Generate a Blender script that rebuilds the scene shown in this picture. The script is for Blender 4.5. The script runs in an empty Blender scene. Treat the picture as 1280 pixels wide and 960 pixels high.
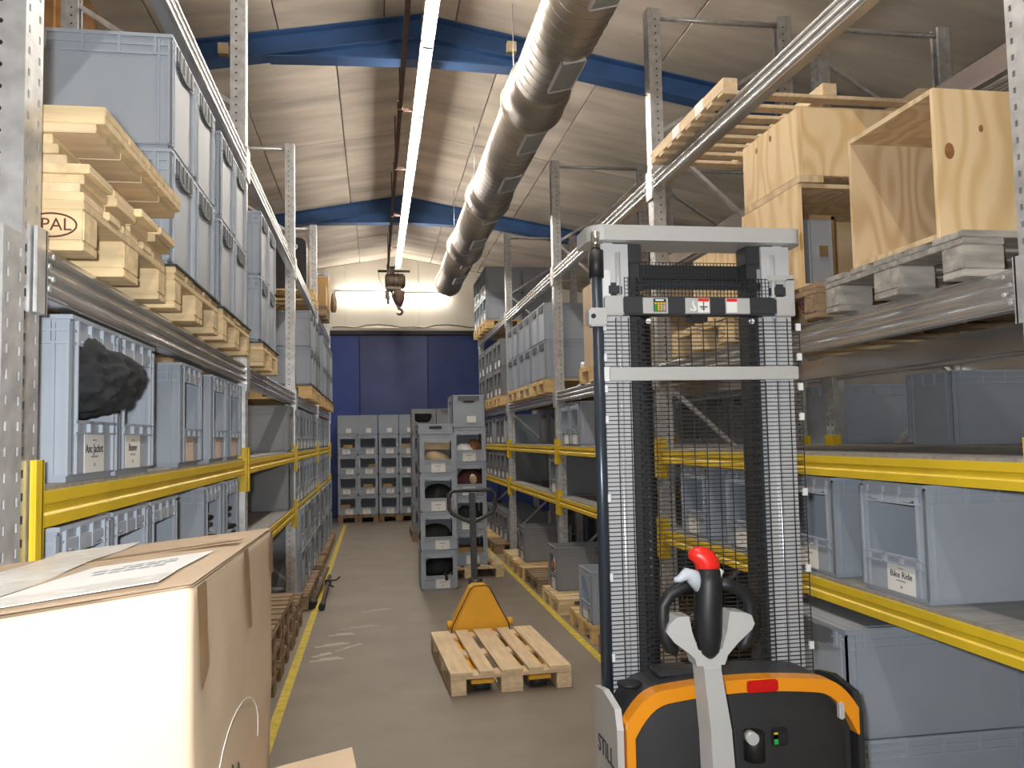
import bpy, bmesh, math, random
from mathutils import Vector, Matrix, noise as mnoise
random.seed(7)
S = bpy.context.scene
COL = S.collection
PI = math.pi

# ------------------------------------------------------------------ camera, world, lights, exposure
cam_d = bpy.data.cameras.new('camera'); cam = bpy.data.objects.new('camera', cam_d); COL.objects.link(cam)
def cam_setup(f=1040., h=1.65, roll=.02, vp=(469., 550.)):
    y = Vector((vp[0]-640, vp[1]-480, f)).normalized()
    c = -(roll*y[0]+y[1])/y[2]
    d = Vector((roll, 1, c)).normalized(); z = -d; x = y.cross(z)
    R = Matrix((x, y, z))                       # image frame (right, down, forward) -> world
    right, down, fwd = (R @ Vector(v) for v in ((1,0,0),(0,1,0),(0,0,1)))
    M = Matrix((right, -down, -fwd)).transposed().to_4x4(); M.translation = (0, 0, h)
    cam.matrix_world = M
    cam_d.sensor_width = 36; cam_d.lens = f/1280*36
    cam_d.clip_start = .05; cam_d.clip_end = 100
cam_setup()
S.camera = cam
S.view_settings.view_transform = 'Standard'; S.view_settings.look = 'None'
S.view_settings.gamma = 1; S.view_settings.use_curve_mapping = False
S.view_settings.exposure = 0.55
w = bpy.data.worlds.new('world'); S.world = w; w.use_nodes = True
w.node_tree.nodes['Background'].inputs[0].default_value = (.9, .92, 1, 1)
w.node_tree.nodes['Background'].inputs[1].default_value = .03
fl = bpy.data.lights.new('camera_flash', 'SPOT'); fl.spot_size = math.radians(150); fl.spot_blend = .35; fl.shadow_soft_size = .03; fl.energy = 168; fl.color = (.95, .98, 1)
flo = bpy.data.objects.new('camera_flash', fl); COL.objects.link(flo)
flo.matrix_world = cam.matrix_world @ Matrix.Translation((-.07, .06, 0))
TUBE = 58.0                                     # radiance of the fluorescent tubes

# ------------------------------------------------------------------ materials
MATS = {}
def mat(name, col, rough=.6, metal=0., var=.0, vscale=8., bump=0., bscale=40., stretch=None, emit=0., alpha=1., rnd=0., coat=0., col2=None, spec=.5):
    m = bpy.data.materials.new(name); m.use_nodes = True; MATS[name] = m
    nt = m.node_tree; b = nt.nodes['Principled BSDF']; N = nt.nodes.new; L = nt.links.new
    b.inputs['Base Color'].default_value = (*col, 1); b.inputs['Roughness'].default_value = rough; b.inputs['Metallic'].default_value = metal
    b.inputs['Specular IOR Level'].default_value = spec
    if coat: b.inputs['Coat Weight'].default_value = coat
    if emit:
        b.inputs['Emission Color'].default_value = (*col, 1); b.inputs['Emission Strength'].default_value = emit
    if alpha < 1: b.inputs['Alpha'].default_value = alpha
    tc = N('ShaderNodeTexCoord'); mp = N('ShaderNodeMapping'); L(tc.outputs['Object'], mp.inputs[0])
    if stretch: mp.inputs['Scale'].default_value = stretch
    if var or rnd:
        nz = N('ShaderNodeTexNoise'); nz.inputs['Scale'].default_value = vscale; nz.inputs['Detail'].default_value = 5
        L(mp.outputs[0], nz.inputs['Vector'])
        mx = N('ShaderNodeMix'); mx.data_type = 'RGBA'
        c2 = col2 or tuple(c*(1-var) for c in col); c1 = col if col2 else tuple(min(1, c*(1+var*.6)) for c in col)
        mx.inputs['A'].default_value = (*c1, 1); mx.inputs['B'].default_value = (*c2, 1)
        rp = N('ShaderNodeMapRange'); rp.inputs['From Min'].default_value = .32; rp.inputs['From Max'].default_value = .68
        L(nz.outputs['Fac'], rp.inputs['Value']); L(rp.outputs[0], mx.inputs['Factor'])
        out = mx.outputs['Result']
        if rnd:
            oi = N('ShaderNodeObjectInfo'); hs = N('ShaderNodeHueSaturation')
            mr = N('ShaderNodeMapRange'); mr.inputs['To Min'].default_value = 1-rnd; mr.inputs['To Max'].default_value = 1+rnd
            L(oi.outputs['Random'], mr.inputs['Value']); L(mr.outputs[0], hs.inputs['Value']); L(out, hs.inputs['Color']); out = hs.outputs['Color']
            ad = N('ShaderNodeVectorMath'); ad.operation = 'ADD'
            sc = N('ShaderNodeMath'); sc.operation = 'MULTIPLY'; sc.inputs[1].default_value = 37.
            L(oi.outputs['Random'], sc.inputs[0]); L(mp.outputs[0], ad.inputs[0]); L(sc.outputs[0], ad.inputs[1]); L(ad.outputs[0], nz.inputs['Vector'])
        L(out, b.inputs['Base Color'])
    if bump:
        n2 = N('ShaderNodeTexNoise'); n2.inputs['Scale'].default_value = bscale; n2.inputs['Detail'].default_value = 4
        L(mp.outputs[0], n2.inputs['Vector'])
        bp = N('ShaderNodeBump'); bp.inputs['Strength'].default_value = bump; bp.inputs['Distance'].default_value = .01
        L(n2.outputs['Fac'], bp.inputs['Height']); L(bp.outputs[0], b.inputs['Normal'])
    return m
mat('floor', (.225, .19, .155), .55, var=.14, vscale=2.2, bump=.08, bscale=120)
mat('linepaint', (.62, .48, .05), .6, var=.25, vscale=14)
mat('scuff', (.5, .47, .43), .7)
mat('concrete', (.58, .51, .43), .9, var=.34, vscale=1.6, bump=.15, bscale=30, stretch=(.35, 1.6, 1), rnd=.06)
mat('concrete_back', (.2, .16, .12), .9)
mat('whitewall', (.78, .74, .64), .85, var=.05, vscale=2)
mat('sidewall', (.72, .68, .62), .9, var=.08, vscale=2)
mat('blue_steel', (.038, .10, .25), .5, var=.2, vscale=3)
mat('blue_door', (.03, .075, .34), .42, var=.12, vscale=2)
mat('blue_door_sheen', (.06, .092, .27), .42, var=.15, vscale=2)  # same door blue, greyed to paint in the flash reflection
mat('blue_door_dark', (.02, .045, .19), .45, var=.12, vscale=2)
mat('door_edge', (.02, .02, .03), .5)
mat('galv', (.66, .66, .66), .34, .6, var=.2, vscale=18, bump=.05, bscale=60)
mat('galv_beam', (.66, .65, .64), .22, .75, var=.16, vscale=12, stretch=(1, .15, 1))
mat('duct', (.46, .42, .37), .42, .9, var=.12, vscale=5)
mat('duct_seam', (.30, .25, .20), .45, .6)
mat('grille', (.42, .43, .42), .5, .5)
mat('yellow', (.72, .50, .022), .42, var=.08, vscale=6)
mat('bin', (.355, .395, .455), .42, var=.05, vscale=4, rnd=.07)
mat('bin_rib', (.37, .415, .48), .4, rnd=.05, var=.02)
mat('bin_dark', (.25, .26, .28), .4, var=.06, vscale=4, rnd=.08)
mat('grip_hollow_shade', (.12, .13, .145), .5)  # painted shade of the hollow hand grips
mat('bin_lid', (.33, .36, .41), .45)
mat('paper', (.82, .82, .80), .6)
mat('paper_card', (.62, .50, .42), .7, rnd=.1, var=.05)
mat('ink', (.03, .03, .035), .6)
mat('ink_grey', (.33, .33, .34), .6)
mat('ink_brown', (.12, .03, .02), .7)
mat('wood', (.74, .565, .325), .7, var=.22, vscale=5, stretch=(6, .7, 6), bump=.12, bscale=20, rnd=.12)
mat('wood_pale', (.73, .56, .35), .7, var=.15, vscale=5, stretch=(6, .7, 6), bump=.1, bscale=20, rnd=.08)
mat('wood_orange', (.68, .47, .22), .7, var=.2, vscale=5, stretch=(6, .7, 6), rnd=.12)
mat('wood_grey', (.38, .35, .31), .85, var=.4, vscale=5, stretch=(5, .9, 5), bump=.3, bscale=16, rnd=.15)
mat('wood_dark', (.28, .19, .11), .8, var=.3, vscale=5, stretch=(6, .8, 6), rnd=.2)
mat('cardboard', (.50, .375, .255), .75, var=.07, vscale=6, bump=.35, bscale=5)
mat('cardboard_dull', (.46, .29, .12), .75, var=.12, vscale=4, rnd=.1)
mat('wrapped', (.62, .36, .16), .25, var=.25, vscale=7, bump=.5, bscale=9)
mat('tape', (.78, .75, .71), .35, var=.15, vscale=30, bump=.2, bscale=40)  # clear tape, its whitish tone paints in the flash glare
mat('tape_brown', (.30, .185, .095), .3, var=.1, vscale=20)
mat('black', (.012, .012, .014), .5, var=.2, vscale=10)
mat('black_cloth', (.022, .024, .027), .9, var=.4, vscale=9, bump=.6, bscale=14)
mat('darkgrey', (.035, .037, .042), .45)
mat('mast_dark', (.05, .052, .056), .4, .3)
mat('silver_paint', (.56, .56, .55), .38, .25)
mat('mast_silver', (.70, .71, .73), .3, .35)
mat('tube_blue', (.05, .065, .085), .3, .4)
mat('orange', (.80, .29, .012), .32, coat=.3)
mat('truck_orange', (.88, .46, .035), .45, var=.06, vscale=5)
mat('red', (.75, .02, .012), .35)
mat('lens_red', (.55, .012, .01), .15)
mat('cover_black', (.022, .022, .023), .55, bump=.12, bscale=300)
mat('wire', (.02, .02, .021), .5)
mat('white_plastic', (.75, .76, .77), .4)
mat('tube_light', (1, .93, .84), .5, emit=TUBE)
mat('tube_light_wall', (1, .93, .84), .5, emit=TUBE*.6)
mat('housing', (.6, .58, .54), .5)
mat('rust', (.10, .055, .04), .7, var=.3, vscale=10)
mat('hoist', (.10, .07, .05), .55, .3, var=.3, vscale=8)
mat('hook', (.06, .05, .045), .4, .6)
mat('cream', (.60, .48, .30), .8, var=.15, vscale=12)
mat('maroon', (.05, .008, .008), .8)
mat('green', (.02, .35, .06), .6); mat('brown_bits', (.30, .13, .05), .8, var=.3, vscale=20)
mat('lever_grey', (.50, .54, .60), .4)
mat('chrome', (.8, .8, .8), .12, 1.)
mat('deck', (.36, .35, .335), .5, .35, var=.2, vscale=6, stretch=(.4, 5, 1))
def plywood(name, c1, c2, sc):
    m = bpy.data.materials.new(name); m.use_nodes = True; MATS[name] = m
    nt = m.node_tree; b = nt.nodes['Principled BSDF']; N = nt.nodes.new; L = nt.links.new
    tc = N('ShaderNodeTexCoord'); mp = N('ShaderNodeMapping'); L(tc.outputs['Object'], mp.inputs[0]); mp.inputs['Scale'].default_value = sc
    oi = N('ShaderNodeObjectInfo'); ad = N('ShaderNodeVectorMath'); k = N('ShaderNodeMath'); k.operation = 'MULTIPLY'; k.inputs[1].default_value = 9
    L(oi.outputs['Random'], k.inputs[0]); L(mp.outputs[0], ad.inputs[0]); L(k.outputs[0], ad.inputs[1])
    nz = N('ShaderNodeTexNoise'); nz.inputs['Scale'].default_value = 1.6; nz.inputs['Detail'].default_value = 1.5; L(ad.outputs[0], nz.inputs['Vector'])
    mu = N('ShaderNodeMath'); mu.operation = 'MULTIPLY'; mu.inputs[1].default_value = 60; L(nz.outputs['Fac'], mu.inputs[0])
    sn = N('ShaderNodeMath'); sn.operation = 'SINE'; L(mu.outputs[0], sn.inputs[0])
    mr = N('ShaderNodeMapRange'); mr.inputs['From Min'].default_value = -.6; mr.inputs['From Max'].default_value = 1.3; L(sn.outputs[0], mr.inputs['Value'])
    mx = N('ShaderNodeMix'); mx.data_type = 'RGBA'; mx.inputs['A'].default_value = (*c1, 1); mx.inputs['B'].default_value = (*c2, 1); L(mr.outputs[0], mx.inputs['Factor'])
    L(mx.outputs['Result'], b.inputs['Base Color']); b.inputs['Roughness'].default_value = .65
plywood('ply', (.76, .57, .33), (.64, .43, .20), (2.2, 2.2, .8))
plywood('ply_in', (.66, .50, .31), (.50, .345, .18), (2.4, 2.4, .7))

# ------------------------------------------------------------------ mesh helpers
class MB:
    def __init__(s): s.v = []; s.f = []; s.sm = []
    def add(s, vs, fs, smooth=False, M=None):
        o = len(s.v)
        s.v += [tuple(M @ Vector(p)) if M else tuple(p) for p in vs]
        s.f += [tuple(i+o for i in f) for f in fs]; s.sm += [smooth]*len(fs)
        return s
    def box(s, x0, x1, y0, y1, z0, z1, M=None):
        return s.add([(x0,y0,z0),(x1,y0,z0),(x1,y1,z0),(x0,y1,z0),(x0,y0,z1),(x1,y0,z1),(x1,y1,z1),(x0,y1,z1)],
                     [(0,3,2,1),(4,5,6,7),(0,1,5,4),(1,2,6,5),(2,3,7,6),(3,0,4,7)], M=M)
    def cbox(s, c, sz, M=None):
        return s.box(c[0]-sz[0]/2, c[0]+sz[0]/2, c[1]-sz[1]/2, c[1]+sz[1]/2, c[2]-sz[2]/2, c[2]+sz[2]/2, M)
    def bar(s, p0, p1, w_, h_):                       # rectangular bar between two points
        p0, p1 = Vector(p0), Vector(p1); d = p1-p0; L = d.length
        q = d.to_track_quat('Y', 'Z').to_matrix().to_4x4(); q.translation = p0
        return s.box(-w_/2, w_/2, 0, L, -h_/2, h_/2, q)
    def tube(s, pts, r, n=10, closed=False, cap=True):
        pts = [Vector(p) for p in pts]; m = len(pts); o = len(s.v); up = None; rs = r if isinstance(r, (list, tuple)) else [r]*m
        for i, p in enumerate(pts):
            if closed: t = pts[(i+1) % m]-pts[i-1]
            else: t = pts[min(i+1, m-1)]-pts[max(i-1, 0)]
            t.normalize()
            if up is None: up = Vector((0,0,1)) if abs(t.z) < .9 else Vector((1,0,0))
            a = t.cross(up).normalized(); up = a.cross(t).normalized()
            for k in range(n):
                an = 2*PI*k/n; s.v.append(tuple(p+(a*math.cos(an)+up*math.sin(an))*rs[i]))
        for i in range(m if closed else m-1):
            for k in range(n):
                a0 = o+i*n+k; a1 = o+i*n+(k+1) % n; b0 = o+((i+1) % m)*n+k; b1 = o+((i+1) % m)*n+(k+1) % n
                s.f.append((a0, b0, b1, a1)); s.sm.append(True)
        if cap and not closed:
            s.f.append(tuple(o+k for k in range(n))); s.sm.append(False)
            s.f.append(tuple(o+(m-1)*n+k for k in reversed(range(n)))); s.sm.append(False)
        return s
    def prism(s, poly, a, b, axis='y', smooth=False, M=None):      # poly in the two other axes, counter-clockwise or not
        n = len(poly)
        def P(u, v, t): return {'y': (u, t, v), 'x': (t, u, v), 'z': (u, v, t)}[axis]
        vs = [P(u, v, a) for u, v in poly]+[P(u, v, b) for u, v in poly]
        fs = [tuple(range(n)), tuple(range(2*n-1, n-1, -1))]+[(i, i+n, (i+1) % n+n, (i+1) % n) for i in range(n)]
        return s.add(vs, fs, smooth, M)
    def grid(s, fn, nu, nv, smooth=True):
        vs = [fn(i/nu, j/nv) for j in range(nv+1) for i in range(nu+1)]
        fs = [(j*(nu+1)+i, j*(nu+1)+i+1, (j+1)*(nu+1)+i+1, (j+1)*(nu+1)+i) for j in range(nv) for i in range(nu)]
        return s.add(vs, fs, smooth)
    def mesh(s, name, m, bevel=0., fix=True):
        me = bpy.data.meshes.new(name); me.from_pydata(s.v, [], s.f)
        me.polygons.foreach_set('use_smooth', s.sm)
        if fix or bevel:
            bm = bmesh.new(); bm.from_mesh(me)
            if bevel:
                bmesh.ops.remove_doubles(bm, verts=bm.verts, dist=1e-5)
                bmesh.ops.bevel(bm, geom=[e for e in bm.edges if len(e.link_faces) == 2 and e.calc_face_angle(0) > .6], offset=bevel, segments=2, affect='EDGES', clamp_overlap=True)
            bmesh.ops.recalc_face_normals(bm, faces=bm.faces); bm.to_mesh(me); bm.free()
        me.materials.append(MATS[m])
        return me
def link(name, me, parent=None, loc=(0,0,0), rot=(0,0,0), scale=None):
    o = bpy.data.objects.new(name, me); COL.objects.link(o); o.location = loc; o.rotation_euler = rot
    if scale: o.scale = scale
    if parent: o.parent = parent
    return o
def obj(name, mb, m, parent=None, bevel=0., loc=(0,0,0), rot=(0,0,0)):
    return link(name, mb.mesh(name, m, bevel), parent, loc, rot)
def tag(o, label, cat, group=None):
    o['label'] = label; o['category'] = cat
    if group: o['group'] = group
    return o
def thing(name, label, cat, loc=(0,0,0), rz=0, group=None):
    o = bpy.data.objects.new(name, None); COL.objects.link(o); o.location = loc; o.rotation_euler = (0,0,rz)
    o.empty_display_size = .1
    return tag(o, label, cat, group)
def struct(o): o['kind'] = 'structure'; return o
def text_mesh(txt, size, m, extrude=.0008, align='CENTER'):
    cu = bpy.data.curves.new('lettering', 'FONT'); cu.body = txt; cu.size = size; cu.extrude = extrude; cu.align_x = align; cu.align_y = 'CENTER'; cu.resolution_u = 3
    o = bpy.data.objects.new('lettering', cu); COL.objects.link(o)
    bpy.context.view_layer.update()
    me = bpy.data.meshes.new_from_object(o.evaluated_get(bpy.context.evaluated_depsgraph_get()))
    bpy.data.objects.remove(o); bpy.data.curves.remove(cu)
    me.name = 'lettering'; me.materials.clear(); me.materials.append(MATS[m])
    return me
ORD = ['first','second','third','fourth','fifth','sixth','seventh','eighth','ninth','tenth','eleventh','twelfth','thirteenth','fourteenth','fifteenth','sixteenth','seventeenth','eighteenth']

# ------------------------------------------------------------------ the hall
XR, ZR, SL = .48, 5.70, .18
YB, YF, XL, XRW = 18.4, -2.5, -5.6, 6.6
def roof_z(x): return ZR-SL*abs(x-XR)
fl_ = struct(obj('floor', MB().box(XL, XRW, YF, YB, -.1, 0), 'floor'))
def sc(pts, wd):
    b = MB()
    for (x0, y0, x1, y1) in pts: b.bar((x0, y0, .0006), (x1, y1, .0006), wd, .0012)
    return b
for i, (x, y, a, L) in enumerate(((-.36,7.0,.3,.28),(-.3,7.35,.1,.22),(-.42,6.7,.5,.16),(-.22,6.9,.8,.3),(-.15,7.6,.25,.35),(.0,8.3,.4,.3),(-.38,6.55,.2,.25))):
    b = sc([(x-L/2*math.cos(a), y-L/2*math.sin(a), x+L/2*math.cos(a), y+L/2*math.sin(a)), (x-L/3*math.cos(a)+.03, y-L/3*math.sin(a)+.05, x+L/4*math.cos(a)+.03, y+L/4*math.sin(a)+.05)], .012 if i in (3,4,5) else .03)
    obj('scuff_mark', b, 'scuff', fl_)
t = struct(obj('trim_1', MB().box(-.625, -.565, 2.6, 16.8, 0, .002), 'linepaint'))
t['label'] = 'yellow floor line along the left rack'
t = struct(obj('trim_2', MB().box(1.60, 1.66, 3.6, 16.8, 0, .002), 'linepaint'))
t['label'] = 'yellow floor line along the right rack'
struct(obj('wall_left', MB().box(XL-.15, XL, YF, YB, 0, roof_z(XL)+.1), 'sidewall'))
struct(obj('wall_right', MB().box(XRW, XRW+.15, YF, YB, 0, roof_z(XRW)+.1), 'sidewall'))
struct(obj('wall_front', MB().prism([(XL,0),(XRW,0),(XRW,roof_z(XRW)),(XR,ZR),(XL,roof_z(XL))], YF-.15, YF), 'sidewall'))
wb = struct(obj('wall_back', MB().prism([(XL,0),(XRW,0),(XRW,roof_z(XRW)),(XR,ZR),(XL,roof_z(XL))], YB+.03, YB+.2), 'sidewall'))
DOORZ = 3.98
xs = [XL, -3.6, -2.2, -.62, .98+.0, 2.55, 4.2, XRW]
for i in range(len(xs)-1):                            # white precast wall panels above the door
    a, b_ = xs[i]+.006, xs[i+1]-.006
    poly = [(a, DOORZ+.1), (b_, DOORZ+.1), (b_, roof_z(b_)-.005)] + ([(XR, ZR-.005)] if a < XR < b_ else []) + [(a, roof_z(a)-.005)]
    obj('wall_panel', MB().prism(poly, YB, YB+.03), 'whitewall', wb)
d1 = struct(obj('door_1', MB().box(-3.4, 4.4, YB-.04, YB+.03, 0, DOORZ), 'door_edge')); d1['label'] = 'tall blue sliding door across the end wall'
DP = ['blue_door', 'blue_door', 'blue_door_sheen', 'blue_door_dark', 'blue_door_dark']
xs = [-3.4, -1.9, -.32, 1.16, 2.7, 4.4]
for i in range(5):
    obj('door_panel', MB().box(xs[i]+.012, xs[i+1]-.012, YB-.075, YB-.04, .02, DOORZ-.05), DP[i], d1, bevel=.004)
    obj('panel_rib', MB().box((xs[i]+xs[i+1])/2-.012, (xs[i]+xs[i+1])/2+.012, YB-.085, YB-.075, .1, DOORZ-.15), DP[i], d1)
t = struct(obj('trim_3', MB().box(-3.6, 4.6, YB-.14, YB-.02, DOORZ-.04, DOORZ+.05), 'door_edge')); t['label'] = 'dark running rail above the blue door'
t = struct(obj('trim_4', MB().box(-3.6, 4.6, YB-.12, YB-.005, DOORZ+.05, DOORZ+.11), 'whitewall')); t['label'] = 'pale ledge above the door rail'
cb = MB().tube([(-.9+.25*i, YB-.06, DOORZ+.13+(.05 if (i//3) % 2 else 0)+.012*math.sin(i*2.1)) for i in range(16)], .013, 6)
tag(obj('wall_cable', cb, 'darkgrey'), 'dark cable lying in waves on the ledge over the blue door', 'cable')
# ceiling panels
ce = MB().add([(XL,YF,roof_z(XL)+.06),(XR,YF,ZR+.06),(XRW,YF,roof_z(XRW)+.06),(XL,YB,roof_z(XL)+.06),(XR,YB,ZR+.06),(XRW,YB,roof_z(XRW)+.06),
               (XL,YF,roof_z(XL)+.16),(XR,YF,ZR+.16),(XRW,YF,roof_z(XRW)+.16),(XL,YB,roof_z(XL)+.16),(XR,YB,ZR+.16),(XRW,YB,roof_z(XRW)+.16)],
              [(0,1,4,3),(1,2,5,4),(6,9,10,7),(7,10,11,8),(0,6,7,1),(1,7,8,2),(3,4,10,9),(4,5,11,10),(0,3,9,6),(2,8,11,5)])
ceil = struct(obj('ceiling', ce, 'concrete_back'))
TY = [1.8, 7.8, 13.8]
rows = [(YF,1.8,(-2.85,-1.85,-.85,.12,.8,1.8,2.8,3.8)), (1.8,4.8,(-2.85,-1.85,-.85,.12,.8,1.8,2.8,3.8)), (4.8,7.8,(-2.85,-1.85,-.85,.12,.8,1.8,2.8,3.8)),
        (7.8,10.8,(-2.4,-1.37,-.36,1.32,2.35,3.6)), (10.8,13.8,(-2.4,-1.37,-.36,1.32,2.35,3.6)), (13.8,16.2,(-2.3,-1.2,-.3,1.25,2.3,3.5)), (16.2,YB,(-2.3,-1.2,-.3,1.25,2.3,3.5))]
for (y0, y1, js) in rows:
    xs = sorted(list(js)+[XL, XR, XRW, -4.0, 5.2])
    for i in range(len(xs)-1):
        a, b_ = xs[i], xs[i+1]
        ga = .0 if abs(a-XR) < 1e-6 else .007; gb = .0 if abs(b_-XR) < 1e-6 else .007
        a += ga; b_ -= gb; dz = random.uniform(-.006, .006)
        m_ = MB().add([(a,y0+.007,roof_z(a)+dz),(b_,y0+.007,roof_z(b_)+dz),(b_,y1-.007,roof_z(b_)+dz),(a,y1-.007,roof_z(a)+dz),
                       (a,y0+.007,roof_z(a)+.055),(b_,y0+.007,roof_z(b_)+.055),(b_,y1-.007,roof_z(b_)+.055),(a,y1-.007,roof_z(a)+.055)],
                      [(0,3,2,1),(4,5,6,7),(0,1,5,4),(1,2,6,5),(2,3,7,6),(3,0,4,7)])
        obj('ceiling_panel', m_, 'concrete', ceil)
# blue roof girders
def girder(Y, i):
    root = thing('roof_girder', ['blue steel roof girder nearest, behind the camera', 'nearer blue steel roof girder with knee plates crossing below the ceiling', 'farther blue steel roof girder crossing below the ceiling'][i], 'girder', (0, Y, 0))
    root['kind'] = 'structure'
    hw = .09
    for sg in (-1, 1):
        xe = XL if sg < 0 else XRW
        def seg(z0, z1, wd, nm, xa=XR, xb=xe):
            b = MB(); x0, x1 = (xa, xb)
            b.add([(x0,-wd,roof_z(x0)-z0),(x1,-wd,roof_z(x1)-z0),(x1,wd,roof_z(x1)-z0),(x0,wd,roof_z(x0)-z0),
                   (x0,-wd,roof_z(x0)-z1),(x1,-wd,roof_z(x1)-z1),(x1,wd,roof_z(x1)-z1),(x0,wd,roof_z(x0)-z1)],
                  [(0,3,2,1),(4,5,6,7),(0,1,5,4),(1,2,6,5),(2,3,7,6),(3,0,4,7)])
            obj(nm, b, 'blue_steel', root)
        seg(.004, .018, hw, 'flange'); seg(.018, .212, .008, 'web'); seg(.212, .226, hw, 'flange')
        xk = XR+sg*1.42
        k = MB().add([(XR,-.008,ZR-.226),(xk,-.008,roof_z(xk)-.226),(XR,-.008,ZR-.44),(XR,.008,ZR-.226),(xk,.008,roof_z(xk)-.226),(XR,.008,ZR-.44)],
                     [(0,1,2),(3,5,4),(0,3,4,1),(1,4,5,2),(2,5,3,0)]); obj('knee_plate', k, 'blue_steel', root)
        b = MB().add([(XR,-hw,ZR-.44),(xk,-hw,roof_z(xk)-.228),(xk,hw,roof_z(xk)-.228),(XR,hw,ZR-.44),(XR,-hw,ZR-.455),(xk,-hw,roof_z(xk)-.243),(xk,hw,roof_z(xk)-.243),(XR,hw,ZR-.455)],
                     [(0,3,2,1),(4,5,6,7),(0,1,5,4),(1,2,6,5),(2,3,7,6),(3,0,4,7)]); obj('knee_flange', b, 'blue_steel', root)
        for xp in ((XR-1.82,) if sg < 0 else (XR+.86,)):
            if i == 1:
                obj('mounting_plate', MB().box(xp-.045, xp+.045, -hw-.004, -.008, roof_z(xp)-.17, roof_z(xp)-.07), 'cream', root)
    return root
for i, Y in enumerate(TY): girder(Y, i)

# ------------------------------------------------------------------ duct
DX, DZ, DR = 1.41, 4.63, .245
dct = thing('ventilation_duct', 'round spiral steel ventilation duct running below the roof', 'duct')
cuts = [1.0, 4.35, 7.1, 10.1, 12.8, 15.75]
for i in range(5):
    y0, y1 = cuts[i], cuts[i+1]
    b = MB().tube([(DX, y0, DZ), (DX, y1, DZ)], DR, 40); s_ = obj('duct_section', b, 'duct', dct)
    n = int((y1-y0)/.135); b = MB()
    pts = []; tw = 24
    for k in range(int(n*tw)):
        an = 2*PI*k/tw; y = y0+.03+(y1-y0-.06)*k/(n*tw)
        pts.append((DX+(DR+.001)*math.cos(an), y, DZ+(DR+.001)*math.sin(an)))
    b.tube(pts, .0032, 4); obj('spiral_seam', b, 'duct_seam', s_)
for y in cuts[1:5]:
    obj('collar', MB().tube([(DX, y-.52, DZ), (DX, y-.42, DZ), (DX, y-.34, DZ), (DX, y, DZ), (DX, y+.01, DZ)], [DR+.002, DR+.008, DR+.03, DR+.034, DR], 40), 'duct', dct)
    ring = [(DX+(DR+.036)*math.cos(2*PI*k/40), y, DZ+(DR+.036)*math.sin(2*PI*k/40)) for k in range(40)]
    obj('collar_ring', MB().tube(ring, .012, 6, closed=True), 'duct_seam', dct)
ring = [(DX+(DR+.005)*math.cos(2*PI*k/40), 15.75, DZ+(DR+.005)*math.sin(2*PI*k/40)) for k in range(40)]
obj('end_ring', MB().tube(ring, .018, 6, closed=True), 'duct', dct)
for y in (2.6, 3.6, 4.75, 6.04, 7.5, 8.77, 10.14, 11.58, 12.97, 14.3):
    M = Matrix.Translation((DX, y, DZ)) @ Matrix.Rotation(-.25, 4, 'Y') @ Matrix.Translation((0, 0, -DR-.002))
    g = MB()
    for (x0, x1, y0, y1) in ((-.1,.1,-.26,-.25),(-.1,.1,.25,.26),(-.1,-.092,-.26,.26),(.092,.1,-.26,.26)): g.box(x0, x1, y0, y1, -.008, .03, M)
    go = obj('grille', g, 'white_plastic', dct)
    obj('grille_back', MB().box(-.085, .085, -.25, .25, .0, .012, M), 'grille', go)
    for k in range(15):
        yy = -.225+.032*k; obj('slat', MB().box(-.085, .085, yy-.006, yy+.006, -.004, .0, M), 'grille', go)
for y in (4.35, 7.1, 10.1, 12.8):
    hb = MB()
    for sx in (-.15, .15): hb.tube([(DX+sx, y+.08, DZ+DR*.85), (DX+sx, y+.08, roof_z(DX+sx)+.03)], .005, 6)
    obj('hanger_rod', hb, 'galv', dct)

# ------------------------------------------------------------------ lights, rail and hoist
LX, LZ = .475, 5.02
yy = [-.8+1.55*i for i in range(12)]
yy = [y for y in yy if y+1.5 < 16.9]
nb = len(yy)
for i, y in enumerate(yy):
    lab = 'glowing fluorescent batten in the ridge row, %s from the hoist end' % ORD[nb-1-i]
    r_ = thing('fluorescent_batten', lab, 'ceiling light', (LX, y, LZ), 0, 'battens in the ridge light row')
    obj('housing', MB().box(-.055, .055, 0, 1.535, .03, .09), 'housing', r_)
    obj('tube', MB().tube([(0, .015, 0), (0, 1.52, 0)], .03, 10), 'tube_light', r_)
    obj('end_cap', MB().box(-.045, .045, 0, .014, -.03, .03), 'housing', r_); obj('end_cap', MB().box(-.045, .045, 1.521, 1.535, -.03, .03), 'housing', r_)
    obj('hanger_rod', MB().tube([(0, .75, .09), (0, .75, ZR-LZ+.0)], .006, 6), 'galv', r_)
for i, x in enumerate((-.82, .42)):
    r_ = thing('fluorescent_batten', ['glowing fluorescent batten on the end wall beside the brown cartons', 'glowing fluorescent batten on the end wall below the duct end'][i], 'wall light', (x, YB-.10, 4.86-.02*i))
    obj('housing', MB().box(0, 1.22, .03, .095, -.03, .03), 'housing', r_)
    obj('tube', MB().tube([(.015, -.0, -.012), (1.205, -.0, -.012)], .026, 10), 'tube_light_wall', r_)
rl = thing('hoist_rail', 'thin rust brown steel rail hung beside the ridge light row', 'rail', (.28, 0, 0))
obj('rail_bar', MB().box(-.02, .02, 0, 16.75, 4.98, 5.05), 'rust', rl)
for y in (3.2, 5.6, 8.3, 10.2, 12.4, 14.6, 16.3):
    obj('hanger', MB().box(-.028, .028, y-.03, y+.03, 4.97, 5.075).box(-.008, .008, y-.008, y+.008, 5.05, roof_z(.28)), 'rust', rl)
    obj('cross_bar', MB().box(0, .16, y+.2, y+.23, 5.055, 5.085), 'rust', rl)
ho = thing('chain_hoist', 'dark electric chain hoist with hook hanging before the end wall', 'hoist', (.36, 16.62, 4.15))
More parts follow.
